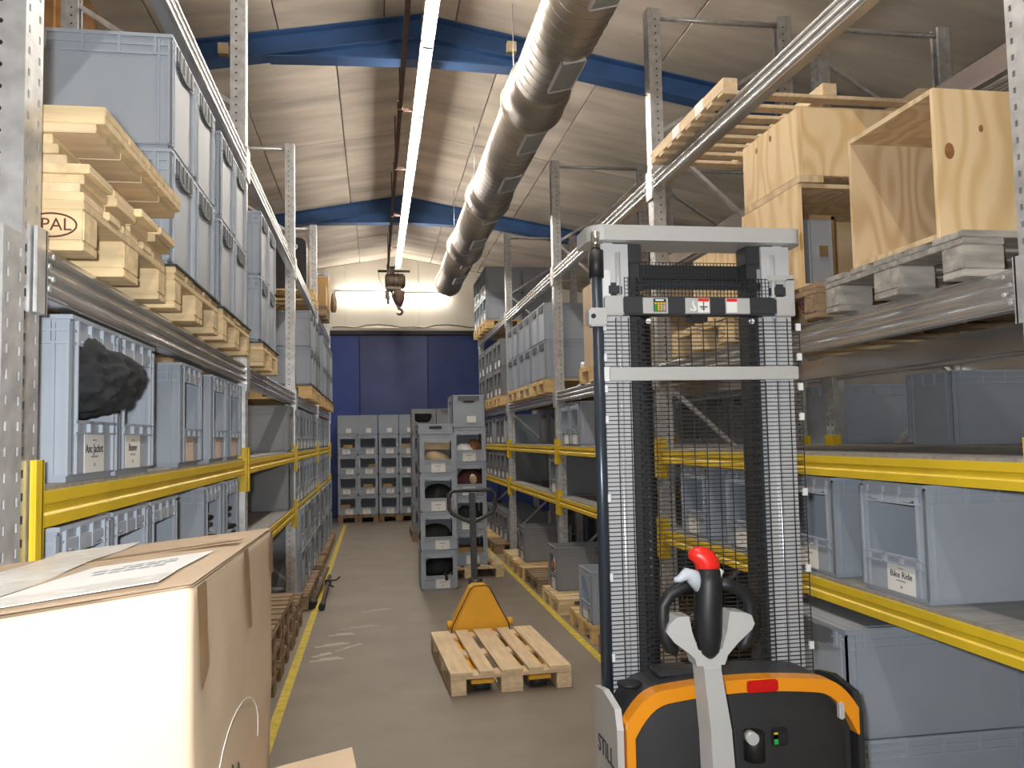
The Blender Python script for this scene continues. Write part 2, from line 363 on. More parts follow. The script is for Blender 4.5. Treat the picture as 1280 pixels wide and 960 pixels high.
obj('trolley', MB().box(-.28, .36, -.03, .03, .84, .88).box(-.05, .05, -.06, .06, .80, .92).box(-.10, .0, -.04, .04, .88, .95), 'hoist', ho, .004)
obj('motor', MB().tube([(-.14, 0, .66), (-.11, 0, .66), (.22, 0, .66), (.26, 0, .66)], [.10, .15, .15, .11], 16), 'hoist', ho)
obj('motor_rib', MB().tube([(.03, 0, .66), (.05, 0, .66)], .165, 16), 'hook', ho); obj('motor_rib', MB().tube([(.11, 0, .66), (.13, 0, .66)], .165, 16), 'hook', ho)
obj('gearbox', MB().box(-.12, .18, -.09, .09, .47, .60), 'hoist', ho, .02)
obj('chain_bag', MB().tube([(.14, 0, .46), (.14, 0, .40), (.14, 0, .25), (.15, 0, .14)], [.10, .12, .09, .03], 12), 'rust', ho)
obj('pendant_box', MB().box(-.14, -.05, -.04, .04, .30, .46).tube([(-.08, 0, .31), (-.08, 0, .20)], .03, 8), 'hoist', ho, .01)
obj('chain', MB().tube([(-.02, 0, .48), (.01, 0, .36), (.06, 0, .24), (.12, 0, .14)], .022, 8), 'hook', ho)
obj('hook', MB().tube([(.13, 0, .15), (.13, 0, .11), (.18+.0, 0, .085), (.20, 0, .04), (.17, 0, -.005), (.12, 0, -.01), (.085, 0, .02)], [.03,.03,.026,.026,.026,.022,.01], 8), 'hook', ho)
obj('pulley_block', MB().tube([(.13, -.03, .17), (.13, .03, .17)], .05, 12), 'hook', ho)
obj('cable_loop', MB().tube([(-.27, 0, .85), (-.26, 0, .72), (-.2, 0, .6), (-.12, 0, .52)], .006, 6), 'black', ho)

# ------------------------------------------------------------------ pallet racks
def upright_mesh(h, slots=True):
    b = MB(); w2, dp = .05, .09; t_ = .003
    # front face lies in x=0 and looks towards -x; web sides run to +x; two slot columns with real holes
    cols = [(-.05,-.034,0), (-.034,-.023,1), (-.023,.023,0), (.023,.034,1), (.034,.05,0)]
    for (a, c, hole) in cols:
        if not hole or not slots: b.box(0, t_, a, c, 0, h)
        else:
            z = 0; k = 0
            while z < h-.05:
                b.box(0, t_, a, c, z, z+.032); z += .05
            b.box(0, t_, a, c, z, h)
    for y in (-.05, .05-t_):
        b.box(t_, .03, y, y+t_, 0, h); b.box(.03, dp, y*.86 + (0 if y < 0 else .0), y*.86+t_, 0, h)
    b.box(dp-t_, dp, -.05*.86, -.022, 0, h); b.box(dp-t_, dp, .022, .05*.86, 0, h)
    return b.mesh('upright', 'galv', fix=False)
UP = upright_mesh(4.58)
FOOT = MB().box(-.02, .11, -.07, .07, 0, .006).mesh('foot_plate', 'galv')
def slot_hole_mesh(h):                                # row of small round holes on the web facing the aisle end
    b = MB()
    z = .1
    while z < h-.05:
        b.tube([(.055, -.0446, z), (.055, -.0434, z)], .006, 6); z += .05
    return b.mesh('bolt_hole', 'black', fix=False)
HOLES = slot_hole_mesh(4.58)
def add_frame(rack, y, x0, x1, detail=True):          # x0 aisle side, x1 rear
    sg = 1 if x1 > x0 else -1
    for i, x in enumerate((x0, x1)):
        rz = 0 if (sg > 0) == (i == 0) else PI
        u = link('upright', UP, rack, (x, y, 0), (0, 0, rz)); link('foot_plate', FOOT, u)
        if detail:
            hh = link('bolt_holes', HOLES, u); hh['kind'] = 'stuff'
            if rz: hh.scale = (1, -1, 1)
    xa, xb = x0+sg*.05, x1-sg*.05
    for z in (.25, 4.53): obj('frame_bar', MB().tube([(xa, y, z), (xb, y, z)], .019, 8), 'galv', rack)
    zs = [.3, 1.15, 2.0, 2.85, 3.7, 4.3]
    for k in range(5):
        p, q = ((xa, xb) if k % 2 == 0 else (xb, xa))
        obj('brace', MB().bar((p, y, zs[k]), (q, y, zs[k+1]), .035, .025), 'galv', rack)
def beam_poly(kind, sg):                              # profile in (x, z), front face towards the aisle (-sg)
    if kind == 'yellow':
        p = [(0,0),(0,.028),(.006,.034),(.006,.05),(0,.056),(0,.084),(.045,.084),(.045,0)]
    else:
        p = [(.004, 0)]
        for k in range(3):
            for q in range(7): a = PI*q/6; p.append((.004-.013*math.sin(a)**.8, .004+.0405*k+.0165*(1-math.cos(a))))
        p += [(.004, .122), (.05, .122), (.05, .0)]
    return [(sg*x, z) for x, z in p]
def add_beam(rack, kind, x, y0, y1, ztop, sg):
    h = .084 if kind == 'yellow' else .122
    m_ = 'yellow' if kind == 'yellow' else 'galv_beam'
    b = obj('beam', MB().prism(beam_poly(kind, sg), y0, y1), m_, rack, loc=(x, 0, ztop-h))
    lo, hi = (-.10, h+.075) if kind == 'yellow' else (-.045, h+.03)
    for y, s in ((y0, 1), (y1, -1)):
        c = MB().box(*sorted((-sg*.004, -sg*.012)), *sorted((y-s*.05, y+s*.012)), lo, hi).box(*sorted((-sg*.012, sg*.04)), *sorted((y, y+s*.006)), lo, hi)
        if kind == 'yellow': c.box(*sorted((-sg*.012, -sg*.017)), *sorted((y-s*.048, y-s*.034)), lo, hi)
        obj('beam_connector', c, 'yellow' if kind == 'yellow' else 'galv', b)
        if kind != 'yellow':
            for k in range(4): obj('bolt', MB().tube([(-sg*.004, y+s*(.03+.025*(k % 2)), .02+.027*k), (-sg*.012, y+s*(.03+.025*(k % 2)), .02+.027*k)], .007, 8), 'galv', b)
ZB, ZC, ZD, ZE = 1.02, 1.545, 2.12, 3.41
LY = [2.0, 5.18, 8.3, 11.45, 14.6]
RY = [2.09, 5.35, 8.53, 11.73, 14.93]
LX0, LX1, RX0, RX1 = -.76, -1.81, 1.87, 2.92
def build_rack(name, label, ys, x0, x1, levels, decks=True, rear_levels=None, detail=True):
    r_ = thing(name, label, 'rack', (0, 0, 0)); sg = 1 if x1 > x0 else -1
    for y in ys: add_frame(r_, y, x0, x1, detail)
    for bay in range(len(ys)-1):
        y0, y1 = ys[bay]+.052, ys[bay+1]-.052
        for (kind, z) in levels[bay]:
            add_beam(r_, kind, x0+sg*.0, y0, y1, z, sg); add_beam(r_, kind, x1-sg*.0, y0, y1, z, -sg)
            if decks and kind == 'yellow':
                for k in range(4):
                    a, c = y0+(y1-y0)*k/4, y0+(y1-y0)*(k+1)/4
                    obj('deck_panel', MB().box(*sorted((x0+sg*.012, x1-sg*.012)), a+.003, c-.003, z, z+.012), 'deck', r_)
    return r_
full = [('yellow', ZB), ('yellow', ZC), ('silver', ZD), ('silver', ZE)]
build_rack('pallet_rack', 'galvanised pallet rack with yellow beams on the left of the aisle', LY, LX0, LX1, [full]*4)
build_rack('pallet_rack', 'galvanised pallet rack with yellow beams on the right of the aisle', RY, RX0, RX1, [full]*4)
RB0, RB1 = 3.12, 4.17
build_rack('pallet_rack', 'rear pallet rack behind the right aisle rack', RY, RB1, RB0, [full]*4, detail=False)
LB0, LB1 = -2.05, -3.1
build_rack('pallet_rack', 'rear pallet rack behind the left aisle rack', LY[1:3], LB1, LB0, [[('silver', ZD), ('silver', ZE)]], detail=False)
PO = MB(); sp = thing('rack_end_post', 'short perforated steel post at the near end of left rack', 'post', (-.70, 1.76, 0), PI)
link('upright', upright_mesh(2.08), sp); link('foot_plate', FOOT, sp)

# ------------------------------------------------------------------ pallets
def pm(mb, n, m, bev=.0): return mb.mesh(n, m, bev)
PAL = {}
def pallet_parts(m):
    if m in PAL: return PAL[m]
    d = {'block': pm(MB().box(-.05,.05,-.0725,.0725,0,.078), 'block', m, .004), 'wblock': pm(MB().box(-.0725,.0725,-.0725,.0725,0,.078), 'block', m, .004),
         'wide': pm(MB().box(-.0725,.0725,-.6,.6,0,.022), 'deck_board', m, .002), 'narrow': pm(MB().box(-.05,.05,-.6,.6,0,.022), 'deck_board', m, .002),
         'string': pm(MB().box(-.4,.4,-.0725,.0725,0,.022), 'stringer_board', m, .002)}
    PAL[m] = d; return d
def pallet(x, y, z, rz, label, m='wood', group=None, stamp=False, jitter=.004):
    P = pallet_parts(m); r_ = thing('pallet', label, 'pallet', (x, y, z), rz, group)
    J = lambda: random.uniform(-jitter, jitter)
    for bx in (-.35, 0, .35):
        link('bottom_board', P['narrow'] if bx else P['wide'], r_, (bx+J()*.3, 0, 0))
        for by in (-.5275, 0, .5275): link('block', P['block'] if bx else P['wblock'], r_, (bx, by+J()*.3, .022))
    for by in (-.5275, 0, .5275): link('stringer_board', P['string'], r_, (0, by, .1))
    for i, bx in enumerate((-.3275, -.165, 0, .165, .3275)): link('deck_board', P['wide'] if i % 2 == 0 else P['narrow'], r_, (bx+J(), J(), .122))
    return r_
PH = .144
def stamp(parent, loc, rot, k=1.):                    # burnt oval mark with letters on a block
    ring = [(.06*k*math.cos(2*PI*i/28), .03*k*math.sin(2*PI*i/28), 0) for i in range(28)]
    o = obj('stamp_oval', MB().tube(ring, .0022, 4, closed=True), 'ink_brown', parent, loc=loc, rot=rot)
    link('stamp_letters', text_mesh('EPAL', .045*k, 'ink_brown'), o, (0, 0, .0))

# ------------------------------------------------------------------ plastic containers
BINS = {}
def bin_parts(w_, d, h, style, m, fine):
    key = (w_, d, h, style, m, fine)
    if key in BINS: return BINS[key]
    x, y, t_ = w_/2, d/2, .006; i_ = .010
    b = MB()
    b.box(-x+.02, x-.02, -y+.02, y-.02, 0, .016); b.box(-x+.012, x-.012, -y+.012, y-.012, .016, .024)
    b.box(-x+i_, -x+i_+t_, -y+i_, y-i_, .02, h); b.box(x-i_-t_, x-i_, -y+i_, y-i_, .02, h); b.box(-x+i_, x-i_, y-i_-t_, y-i_, .02, h)
    fh = .37*h; top = h-.075
    if style == 'open':
        b.box(-x+i_, x-i_, -y+i_, -y+i_+t_, .02, fh)
        b.box(-x+i_, -x+.045, -y+i_, -y+i_+t_, fh, h); b.box(x-.045, x-i_, -y+i_, -y+i_+t_, fh, h)
        b.box(-x+.045, x-.045, -y+i_, -y+i_+t_, top+.02, h)
    else: b.box(-x+i_, x-i_, -y+i_, -y+i_+t_, .02, h)
    for sx in (-1, 1):                                # corner ribs
        for sy in (-1, 1):
            for q in ((.0, .016), (.042, .05)):
                b.box(*sorted((sx*(x-q[0]-.002), sx*(x-q[1]-.002))), *sorted((sy*(y-i_), sy*(y-.002))), .02, h-.02)
                b.box(*sorted((sx*(x-i_), sx*(x-.002))), *sorted((sy*(y-q[0]-.002), sy*(y-q[1]-.002))), .02, h-.02)
    r_ = MB()
    def ringband(z0, z1, out):
        r_.box(-x-out+.004, x+out-.004, -y-out+.004, -y+i_, z0, z1); r_.box(-x-out+.004, x+out-.004, y-i_, y+out-.004, z0, z1)
        r_.box(-x-out+.004, -x+i_, -y+i_, y-i_, z0, z1); r_.box(x-i_, x+out-.004, -y+i_, y-i_, z0, z1)
    ringband(h-.012, h, .002); ringband(top, top+.007, .0); ringband(top+.033, top+.039, .0)
    for k in range(5):
        yy_ = -y+d*(k+.5)/5
        for sx in (-1, 1): r_.box(*sorted((sx*(x-i_), sx*(x-.003))), yy_-.005, yy_+.005, top, h-.01)
    for k in range(4):
        xx = -x+w_*(k+.5)/4
        for sy in (-1, 1): r_.box(xx-.007, xx+.007, *sorted((sy*(y-i_), sy*(y-.001))), top, h-.01)
    d_ = [('body', b.mesh('body', m)), ('rim', r_.mesh('rim', 'bin_rib' if m == 'bin' else m))]
    if style == 'open':
        s_ = MB(); s_.box(-x+.03, x-.03, -y-.0, -y+.018, fh-.008, fh); s_.box(-x+.03, x-.03, -y+.0, -y+i_, fh-.036, fh-.031)
        for k in range(4): xx = -x+.05+(w_-.1)*k/3; s_.box(xx-.009, xx+.009, -y+.0, -y+i_, fh-.034, fh)
        n = 8; s2 = MB()                                  # curved lower edge of the top grip
        for k in range(n):
            a0, a1 = -1+2*k/n, -1+2*(k+1)/n; z = top+.02-.018*(1-((a0+a1)/2)**2)
            s2.box((x-.045)*a0, (x-.045)*a1, -y+.003, -y+.014, z, top+.034)
        d_.append(('top_grip', s2.mesh('top_grip', 'bin_rib' if m == 'bin' else m))); d_.append(('front_sill', s_.mesh('front_sill', 'bin_rib' if m == 'bin' else m)))
    elif style == 'closed':
        s_ = MB(); n = 10; gw = .32*w_
        for k in range(n):
            a0, a1 = -1+2*k/n, -1+2*(k+1)/n; z = top+.012-.026*(1-((a0+a1)/2)**2)
            s_.box(gw*a0, gw*a1, -y-.001, -y+i_, z, h-.014)
        for k in range(4): xx = gw*(-.75+.5*k); s_.box(xx-.004, xx+.004, -y-.004, -y+.002, top+.0, h-.014)
        d_.append(('front_grip_shade', s_.mesh('front_grip_shade', 'grip_hollow_shade')))  # dark raised plate stands in for the shaded grip hollow
    BINS[key] = d_; return d_
LBL = {}
def label_mesh(kind):
    if kind not in LBL:
        w2, h2 = (.078, .054) if kind == 'paper' else (.07, .05)
        if kind == 'big': w2, h2 = .082, .052
        LBL[kind] = MB().box(-w2, w2, -.0012, 0, -h2, h2).mesh('label', 'paper' if kind != 'card' else 'paper_card')
    return LBL[kind]
DASH = None
def container(x, y, z, rz, label, style='open', m='bin', w_=.4, d=.6, h=.42, paper='paper', words=None, group=None, fine=False, lx=None, lid=False, name='storage_bin', cat='bin'):
    r_ = thing(name, label, cat, (x, y, z), rz, group)
    for n, me in bin_parts(w_, d, h, style, m, fine): link(n, me, r_)
    if lid: obj('lid', MB().box(-w_/2-.002, w_/2+.002, -d/2-.002, d/2+.002, h, h+.008).box(-w_/2+.02, w_/2-.02, -d/2+.02, d/2-.02, h+.008, h+.011), 'bin_lid', r_, .002)
    if style == 'open' and paper:
        lo = link('label', label_mesh(paper), r_, (random.uniform(-.03, .05) if lx is None else lx, -d/2+.009, .07 if paper != 'big' else .072), (0, random.uniform(-.03, .03), 0))
        if words:
            link('lettering', text_mesh(words, .034, 'ink', .0005), lo, (0, -.0016, .012), (PI/2, 0, 0))
            obj('print_lines', MB().box(-.028, .028, -.0018, -.0012, -.012, -.007).box(-.016, .016, -.0018, -.0012, .034, .038).box(-.006, .006, -.0018, -.0012, -.036, -.027), 'ink_grey', lo)
        elif paper == 'paper':
            obj('print_lines', MB().box(-.03, .03, -.0018, -.0012, .008, .016).box(-.006, .006, -.0018, -.0012, -.03, -.018), 'ink_grey', lo)
    return r_
def lump(name, loc, size, m, label, cat, seed=0, parent=None, rz=0):
    rnd = random.Random(seed); b = bmesh.new(); bmesh.ops.create_icosphere(b, subdivisions=3, radius=1)
    k = [Vector((rnd.uniform(-1,1), rnd.uniform(-1,1), rnd.uniform(-1,1))).normalized() for _ in range(10)]; a = [rnd.uniform(-.3, .35) for _ in k]
    for v in b.verts:
        n = v.co.normalized(); f = 1+sum(ai*max(0, n.dot(ki))**6 for ai, ki in zip(a, k))
        v.co = Vector((n.x*f*size[0], n.y*f*size[1], n.z*f*size[2])); v.co.z = max(v.co.z, -.8*size[2])
    me = bpy.data.meshes.new(name); b.to_mesh(me); b.free(); me.polygons.foreach_set('use_smooth', [True]*len(me.polygons)); me.materials.append(MATS[m])
    o = link(name, me, parent, (loc[0], loc[1], loc[2]+.8*size[2]), (0, 0, rz))
    if label: tag(o, label, cat)
    return o
LR, RR = PI/2, -PI/2                                    # facing of things on the left / right rack
def lbin(y, z, label, x=LX0+.0, **k): return container(x-.3, y+.2, z, LR, label, **k)
def rbin(y, z, label, x=RX0+.02, **k): return container(x+.3, y+.2, z, RR, label, **k)
CLR = .0125
# --- left rack, upper yellow shelf, nearest bay
zc = ZC+CLR
lb = 'open grey bin on left upper yellow shelf, '
lbin(2.27, zc, lb+'label reads Anc Jacket, dark jackets hanging out', h=.43, paper='big', words='Anc Jacket', lx=.0, fine=True)
lbin(2.68, zc, lb+'right beside the jacket bin', h=.43, paper='big', words='Beaver', lx=-.04, fine=True)
lbin(3.50, zc, lb+'alone after the gap', paper='card'); lbin(4.13, zc, lb+'with dark cloth, second from upright', paper='card'); lbin(4.60, zc, lb+'touching the second upright', paper='card')
# the dark jacket spilling from the first bin: a folded draped sheet with thickness
jb = bmesh.new(); bmesh.ops.create_icosphere(jb, subdivisions=5, radius=1)
for v in jb.verts:
    n_ = v.co.normalized(); f = .92+.24*mnoise.noise(n_*1.6+Vector((3, 1, 7)))+.16*(.5-abs(mnoise.noise(n_*3.1+Vector((9, 4, 2)))*1.6))+.07*(.4-abs(mnoise.noise(Vector((n_.x, n_.y, n_.z*2))*6)))
    x = n_.x*.17*f; y = n_.y*.155*f; z = n_.z*.125*f
    if n_.y > .2 and n_.x > 0: y += .10*(n_.y-.2)*(1-abs(n_.z)); x += .11*(n_.y-.2)*(1-.6*abs(n_.z))
    v.co = Vector((-.845+x, min(2.62, max(2.325, 2.45+y)) if -.845+x < -.765 else max(2.325, 2.45+y), max(zc+.165, zc+.275+z-.0)))
jme = bpy.data.meshes.new('folded_jacket'); jb.to_mesh(jme); jb.free(); jme.polygons.foreach_set('use_smooth', [True]*len(jme.polygons)); jme.materials.append(MATS['black_cloth'])
tag(link('folded_jacket', jme), 'crumpled dark grey jackets spilling from the first bin on the left', 'jacket')
lump('dark_garment', (-1.0, 4.33, zc+.17-.14), (.16, .12, .15), 'black_cloth', 'dark garment in the second bin from the left rack upright', 'garment', 3)
lump('pale_garment', (-.93, 4.45, zc+.03), (.1, .06, .13), 'cream', 'pale cloth tucked beside dark garment in left upper shelf bin', 'garment', 4)
# --- left rack, lower yellow shelf, nearest bay
zb = ZB+CLR
lb = 'open grey bin on left lower yellow shelf, '
lbin(2.20, zb, lb+'nearest one behind the big carton', paper=None); lbin(2.62, zb, lb+'second one behind the big carton', paper=None); lbin(3.04, zb, lb+'third one, holding black cloth', paper=None)
lbin(3.98, zb, lb+'holding black shoes before the last bin', paper=None); lbin(4.50, zb, lb+'holding black shoes at the upright', paper=None)
lump('black_garment', (-1.02, 3.24, zb+.03), (.15, .13, .17), 'black_cloth', 'black cloth in a bin under the upper yellow beam', 'garment', 8)
def shoe(x, y, z, label, rz):
    r_ = thing('shoe', label, 'shoe', (x, y, z), rz, 'black shoes in left lower shelf bins')
    b = bmesh.new(); bmesh.ops.create_icosphere(b, subdivisions=3, radius=1)
    for v in b.verts:
        c = v.co; t_ = (c.x+1)/2
        v.co = Vector((c.x*.14, c.y*(.045-.012*t_+.02*math.sin(PI*min(1, t_))), max(c.z, -.55)*(.05 if t_ < .55 else .034)))
    me = bpy.data.meshes.new('upper'); b.to_mesh(me); b.free(); me.polygons.foreach_set('use_smooth', [True]*len(me.polygons)); me.materials.append(MATS['black'])
    link('upper', me, r_, (0, 0, .048))
    obj('sole', MB().prism([(.135*math.cos(a), .05*math.sin(a)*(1+.15*math.cos(a))) for a in [2*PI*k/18 for k in range(18)]], .003, .022, 'z'), 'darkgrey', r_)
    return r_
for bi, by in enumerate((4.18, 4.70)):
    for k in range(3): shoe(-.90+.015*(k % 2), by+(.03 if k % 2 else -.03), zb+.026+.098*k, 'black shoe, %s in the pile of the %s shoe bin' % (['lowest', 'middle', 'topmost'][k], ['nearer', 'farther'][bi]), .1*(k-1))
# --- left rack, farther bays
lbin(7.72, zc, 'closed grey bin on left upper yellow shelf before the third upright', style='closed', paper=None, m='bin_dark')
lbin(7.75, zb, 'closed grey bin on left lower yellow shelf before the third upright', style='closed', paper=None, m='bin_dark', h=.44)
for nm, z, hh in (('upper', zc, .42), ('lower', zb, .42)):
    n = 0
    for y0 in (8.42, 8.84, 9.26, 9.72, 10.16, 10.60, 11.0, 11.56, 12.0, 12.44, 12.9, 13.4, 13.9):
        lbin(y0, z, 'open grey bin on far left %s yellow shelf, %s past the third upright' % (nm, ORD[n]), m='bin_dark' if n % 4 == 1 else 'bin'); n += 1
n = 0
for y0 in (8.46, 8.88, 9.30, 9.72, 10.14, 10.56, 10.98, 11.65, 12.1, 12.55, 13.0, 13.45, 13.9):
    y0 += .0
    for lv in range(2):
        lbin(y0, PH+.0+.42*lv+.0015, 'grey bin, %s past third upright in the %s floor row, left rack' % (ORD[n], ['bottom', 'upper'][lv]), x=-.72, style='closed' if (n+lv) % 3 == 0 else 'open', m='bin_dark' if n % 2 else 'bin')
    n += 1
# floor pallets, left
n = 0
for y0 in (5.35, 6.2, 7.05):
    for lv in range(3 if y0 < 6.5 else 2):
        pallet(-1.26, y0+.4, .001+(PH+.001)*lv, PI/2, 'empty brown pallet, %s in floor stack %s from the big carton, left rack' % (ORD[lv], ORD[n]), 'wood_dark')
    n += 1
n = 0
for y0 in (8.42, 9.28, 10.52, 11.60, 12.43, 13.26):
    pallet(-1.26, y0+.41, 0, PI/2, 'brown pallet under floor bins, %s past the third left upright' % ORD[n], 'wood_dark'); n += 1
pallet(-1.26, 3.6, 0, PI/2, 'brown floor pallet in the nearest left rack bay', 'wood_dark')
# --- left rack, silver level: pallets with big closed containers
TR = MB().box(-.41, .41, -.61, .61, 0, .006).mesh('slip_sheet', 'darkgrey')
def load(side, y0, z, label_p, base, m='bin', style='closed', layers=2, deep=1, pm_='wood', sheet=True, hb=.41, fine=False, xo=.08):
    sg = 1 if side == 'R' else -1
    x0 = (RX0 if side == 'R' else LX0)-sg*xo
    pallet(x0+sg*.6, y0+.4, z, PI/2, label_p, pm_)
    zz = z+PH+.001
    if sheet:
        s_ = link('slip_sheet', TR, None, (x0+sg*.6, y0+.4, zz), (0, 0, PI/2)); tag(s_, 'thin dark sheet on the %s' % label_p.split(',')[0][:60], 'sheet'); s_['label'] = ('dark sheet between ' + base + ' and its pallet'); zz += .0065
    for lv in range(layers):
        for c in range(2):
            for dp in range(deep):
                w = ['bottom', 'top', 'third'][lv]+' layer '+['near', 'far'][c]+(' rear' if dp else '')
                container(x0+sg*(.31+.6*dp), y0+.2+.4*c, zz+lv*(hb+.001), RR if side == 'R' else LR, '%s grey container of %s' % (w, base), style=style, m=m, h=hb, paper='paper' if style == 'open' else None, fine=fine, name='container', cat='container')
load('L', 3.0, ZD, 'yellow pallet on left silver beams, second from the stamped stack', 'the nearest left silver beam load', fine=True, deep=2)
load('L', 3.93, ZD, 'yellow pallet on left silver beams, third from the stamped stack', 'the second left silver beam load', fine=True)
load('L', 5.30, ZD, 'yellow pallet on left silver beams just past the second upright', 'the third left silver beam load', fine=True)
for i, y0 in enumerate((9.35, 10.2, 11.6, 12.45, 13.3)):
    load('L', y0, ZD, 'pallet %s past the third upright on left silver beams' % ORD[i], 'the %s far left silver load' % ORD[i], m='bin_dark' if i % 2 else 'bin', pm_='wood_orange', deep=2 if i == 0 else 1)
# stamped pallets near left
p1 = pallet(LX0+.04-.6+.03, 2.52, ZD, PI/2, 'stamped pallet at the bottom of the near left stack', 'wood')
stamp(p1, (-.4005, -.5275, .061), (PI/2, 0, -PI/2), .95)
bs = thing('board_stack', 'stack of loose pale boards between stamped pallet and plank panel', 'boards', (0, 0, ZD+PH+.001))
for i in range(6):
    xe = (-.70, -.69, -.675, -.73, -.765, -.76)[i]
    for k in range(4):
        y0 = 2.13+.2*k+random.uniform(0, .012); obj('board', MB().box(-1.86+random.uniform(0, .03), xe+random.uniform(-.012, .012), y0, y0+.185, .0242*i, .0242*i+.0235), 'wood_pale' if (i+k) % 3 == 0 else 'wood', bs, .002)
pk = thing('plank_panel', 'layered wooden plank panel topping the near left stack', 'panel', (LX0-.6+.115, 2.52, ZD+PH+.001+.146), PI/2)
for i in range(4): obj('plank', MB().box(-.40+.2*i+.002, -.40+.2*(i+1)-.002, -.58, .58, 0, .022), 'wood_pale', pk, .002)
for i in range(3): obj('cross_board', MB().box(-.40, .40, -.60+.5*i, -.60+.5*i+.2, .022, .044), 'wood', pk, .002)
for i in range(4): obj('plank', MB().box(-.395+.2*i+.002, -.395+.2*(i+1)-.004, -.60, .60, .044, .068), 'wood', pk, .002)
# --- left rack, top level
def case(x, y, z):
    r_ = thing('equipment_case', 'tall black case with rounded corners on top left beams', 'case', (x, y, z))
    def rr(w_, h_, r0, n=5): return [(sx*(w_/2-r0)+r0*math.cos(a), sz*(h_/2-r0)+h_/2+r0*math.sin(a)) for sx, sz, a0 in ((1,1,0),(-1,1,PI/2),(-1,-1,PI),(1,-1,1.5*PI)) for a in [a0+PI/2*k/n for k in range(n+1)]]
    obj('body', MB().prism(rr(.95, .72, .09), -.25, .25), 'black', r_)
    obj('edge_strip', MB().prism([(u*1.02, v*1.01) for u, v in rr(.95, .72, .09)], .2, .24), 'cream', r_)
    for px, pz in ((.33, .60), (.33, .12), (-.05, .60), (-.05, .12)):
        obj('ring', MB().tube([(px+.03*math.cos(2*PI*k/14), -.255, pz+.03*math.sin(2*PI*k/14)) for k in range(14)], .009, 6, closed=True), 'white_plastic', r_)
    return r_
pallet(LX0-.6+.02, 10.98, ZE, PI/2, 'orange pallet under the black case on top left beams', 'wood_orange')
case(LX0-.57, 11.14, ZE+PH+.001)
pallet(LX0-.6+.10, 12.3, ZE, PI/2, 'dark pallet under brown cartons on top left beams', 'wood_dark')
def carton(x, y, z, sx, sy, sz, label, m='cardboard_dull', rz=0):
    r_ = thing('carton', label, 'box', (x, y, z), rz)
    obj('body', MB().box(-sx/2, sx/2, -sy/2, sy/2, 0, sz), m, r_, .006)
    obj('tape', MB().box(-.025, .025, -sy/2-.001, sy/2+.001, sz-.05, sz+.001).box(-.025, .025, -sy/2-.001, -sy/2, sz-.1, sz), 'tape_brown', r_)
    obj('flap_seam', MB().box(-sx/2, sx/2, -.002, .002, sz, sz+.0012).box(-sx/2-.001, -sx/2, -sy/2, sy/2, sz*.52, sz*.53), 'tape_brown', r_)
    return r_
carton(LX0-.30, 12.12, ZE+PH+.001, .78, .40, .30, 'low brown carton on the top left pallet, nearer the black case'); carton(LX0-.28, 12.55, ZE+PH+.001, .76, .38, .50, 'taller brown carton on the top left pallet by the end wall')
lump('wrapped_bundle', (LX0+.17, 12.55, ZE+PH+.002), (.045, .10, .17), 'wood_dark', 'small brown bundle beside the top left cartons', 'bundle', 12)
# wrapped load far upper left
pallet(-2.62, 6.25, ZE, PI/2, 'pallet under the film wrapped cartons, rear left rack', 'wood')
wl = thing('wrapped_load', 'film wrapped cardboard load high behind the nearest left containers', 'box', (-2.62, 6.25, ZE+PH+.001))
obj('cartons', MB().box(-.55, .55, -.4, .4, 0, 1.45), 'wrapped', wl, .04); obj('film', MB().box(-.556, .556, -.406, .406, .5, 1.3), 'wrapped', wl, .045)

# --- right rack
lb = 'open grey bin on right lower yellow shelf, '
rbin(2.66, zb, lb+'nearest, label reads Bike Ride', paper='big', words='Bike Ride', lx=.04, fine=True)
rbin(3.26, zb, lb+'second, beside the stacker mast', lx=-.02, fine=True)
rbin(3.95, zb, lb+'third, behind the wire guard', fine=True); rbin(4.62, zb, lb+'fourth, behind the wire guard')
lump('navy_garment', (2.08, 2.80, zb+.03), (.1, .07, .09), 'black_cloth', 'dark navy cloth in the bin labelled Bike Ride', 'garment', 21)
rbin(8.66, zb, lb+'just past the third upright', m='bin_dark')
for i, y0 in enumerate((11.85, 12.27, 12.69, 13.11, 13.53, 13.95, 14.4)):
    rbin(y0, zb, 'open grey bin on far right lower yellow shelf, %s past the fourth upright' % ORD[i], m='bin_dark')
    rbin(y0, zc, 'open grey bin on far right upper yellow shelf, %s past the fourth upright' % ORD[i], style='open' if i % 3 else 'closed', m='bin_dark' if i % 3 else 'bin')
rbin(7.62, zc, 'open grey bin on right upper yellow shelf before third upright'); rbin(8.03, zc, 'open grey bin on right upper yellow shelf touching third upright')
for i, y0 in enumerate((9.0, 9.65, 10.3, 10.95)):
    rbin(y0, zc, 'closed dark grey bin set back on right upper shelf, %s past third upright' % ORD[i], x=RX0+.40, style='closed', m='bin_dark', w_=.6, d=.4 if 0 else .6)
# containers at the back, on the rear rack, seen over the empty decks
for i, y0 in enumerate((4.20, 5.46)):
    container(RB0+.42, y0+.2, zc, RR, ['plain grey container on rear right rack, nearest over the empty deck', 'plain grey container on rear right rack, past the rear uprights'][i], style='tall', m='bin', w_=.4, d=.7, h=.42, name='container', cat='container')
n = 0
for y0 in (5.9, 6.55, 7.2, 7.84, 8.75, 9.45, 10.15, 10.85, 11.9, 12.6, 13.3, 14.0):
    for lv, z in enumerate((.0, zb, zc)):
        if lv == 2 and 8.5 < y0 < 11: continue
        container(RB0+.36, y0+.3, z, RR, 'closed dark container on rear right rack, %s of the %s row' % (ORD[n], ['floor', 'lower', 'upper mid'][lv]), style='closed', m='bin_dark', w_=.6, d=.6, h=.42, name='container', cat='container')
    n += 1
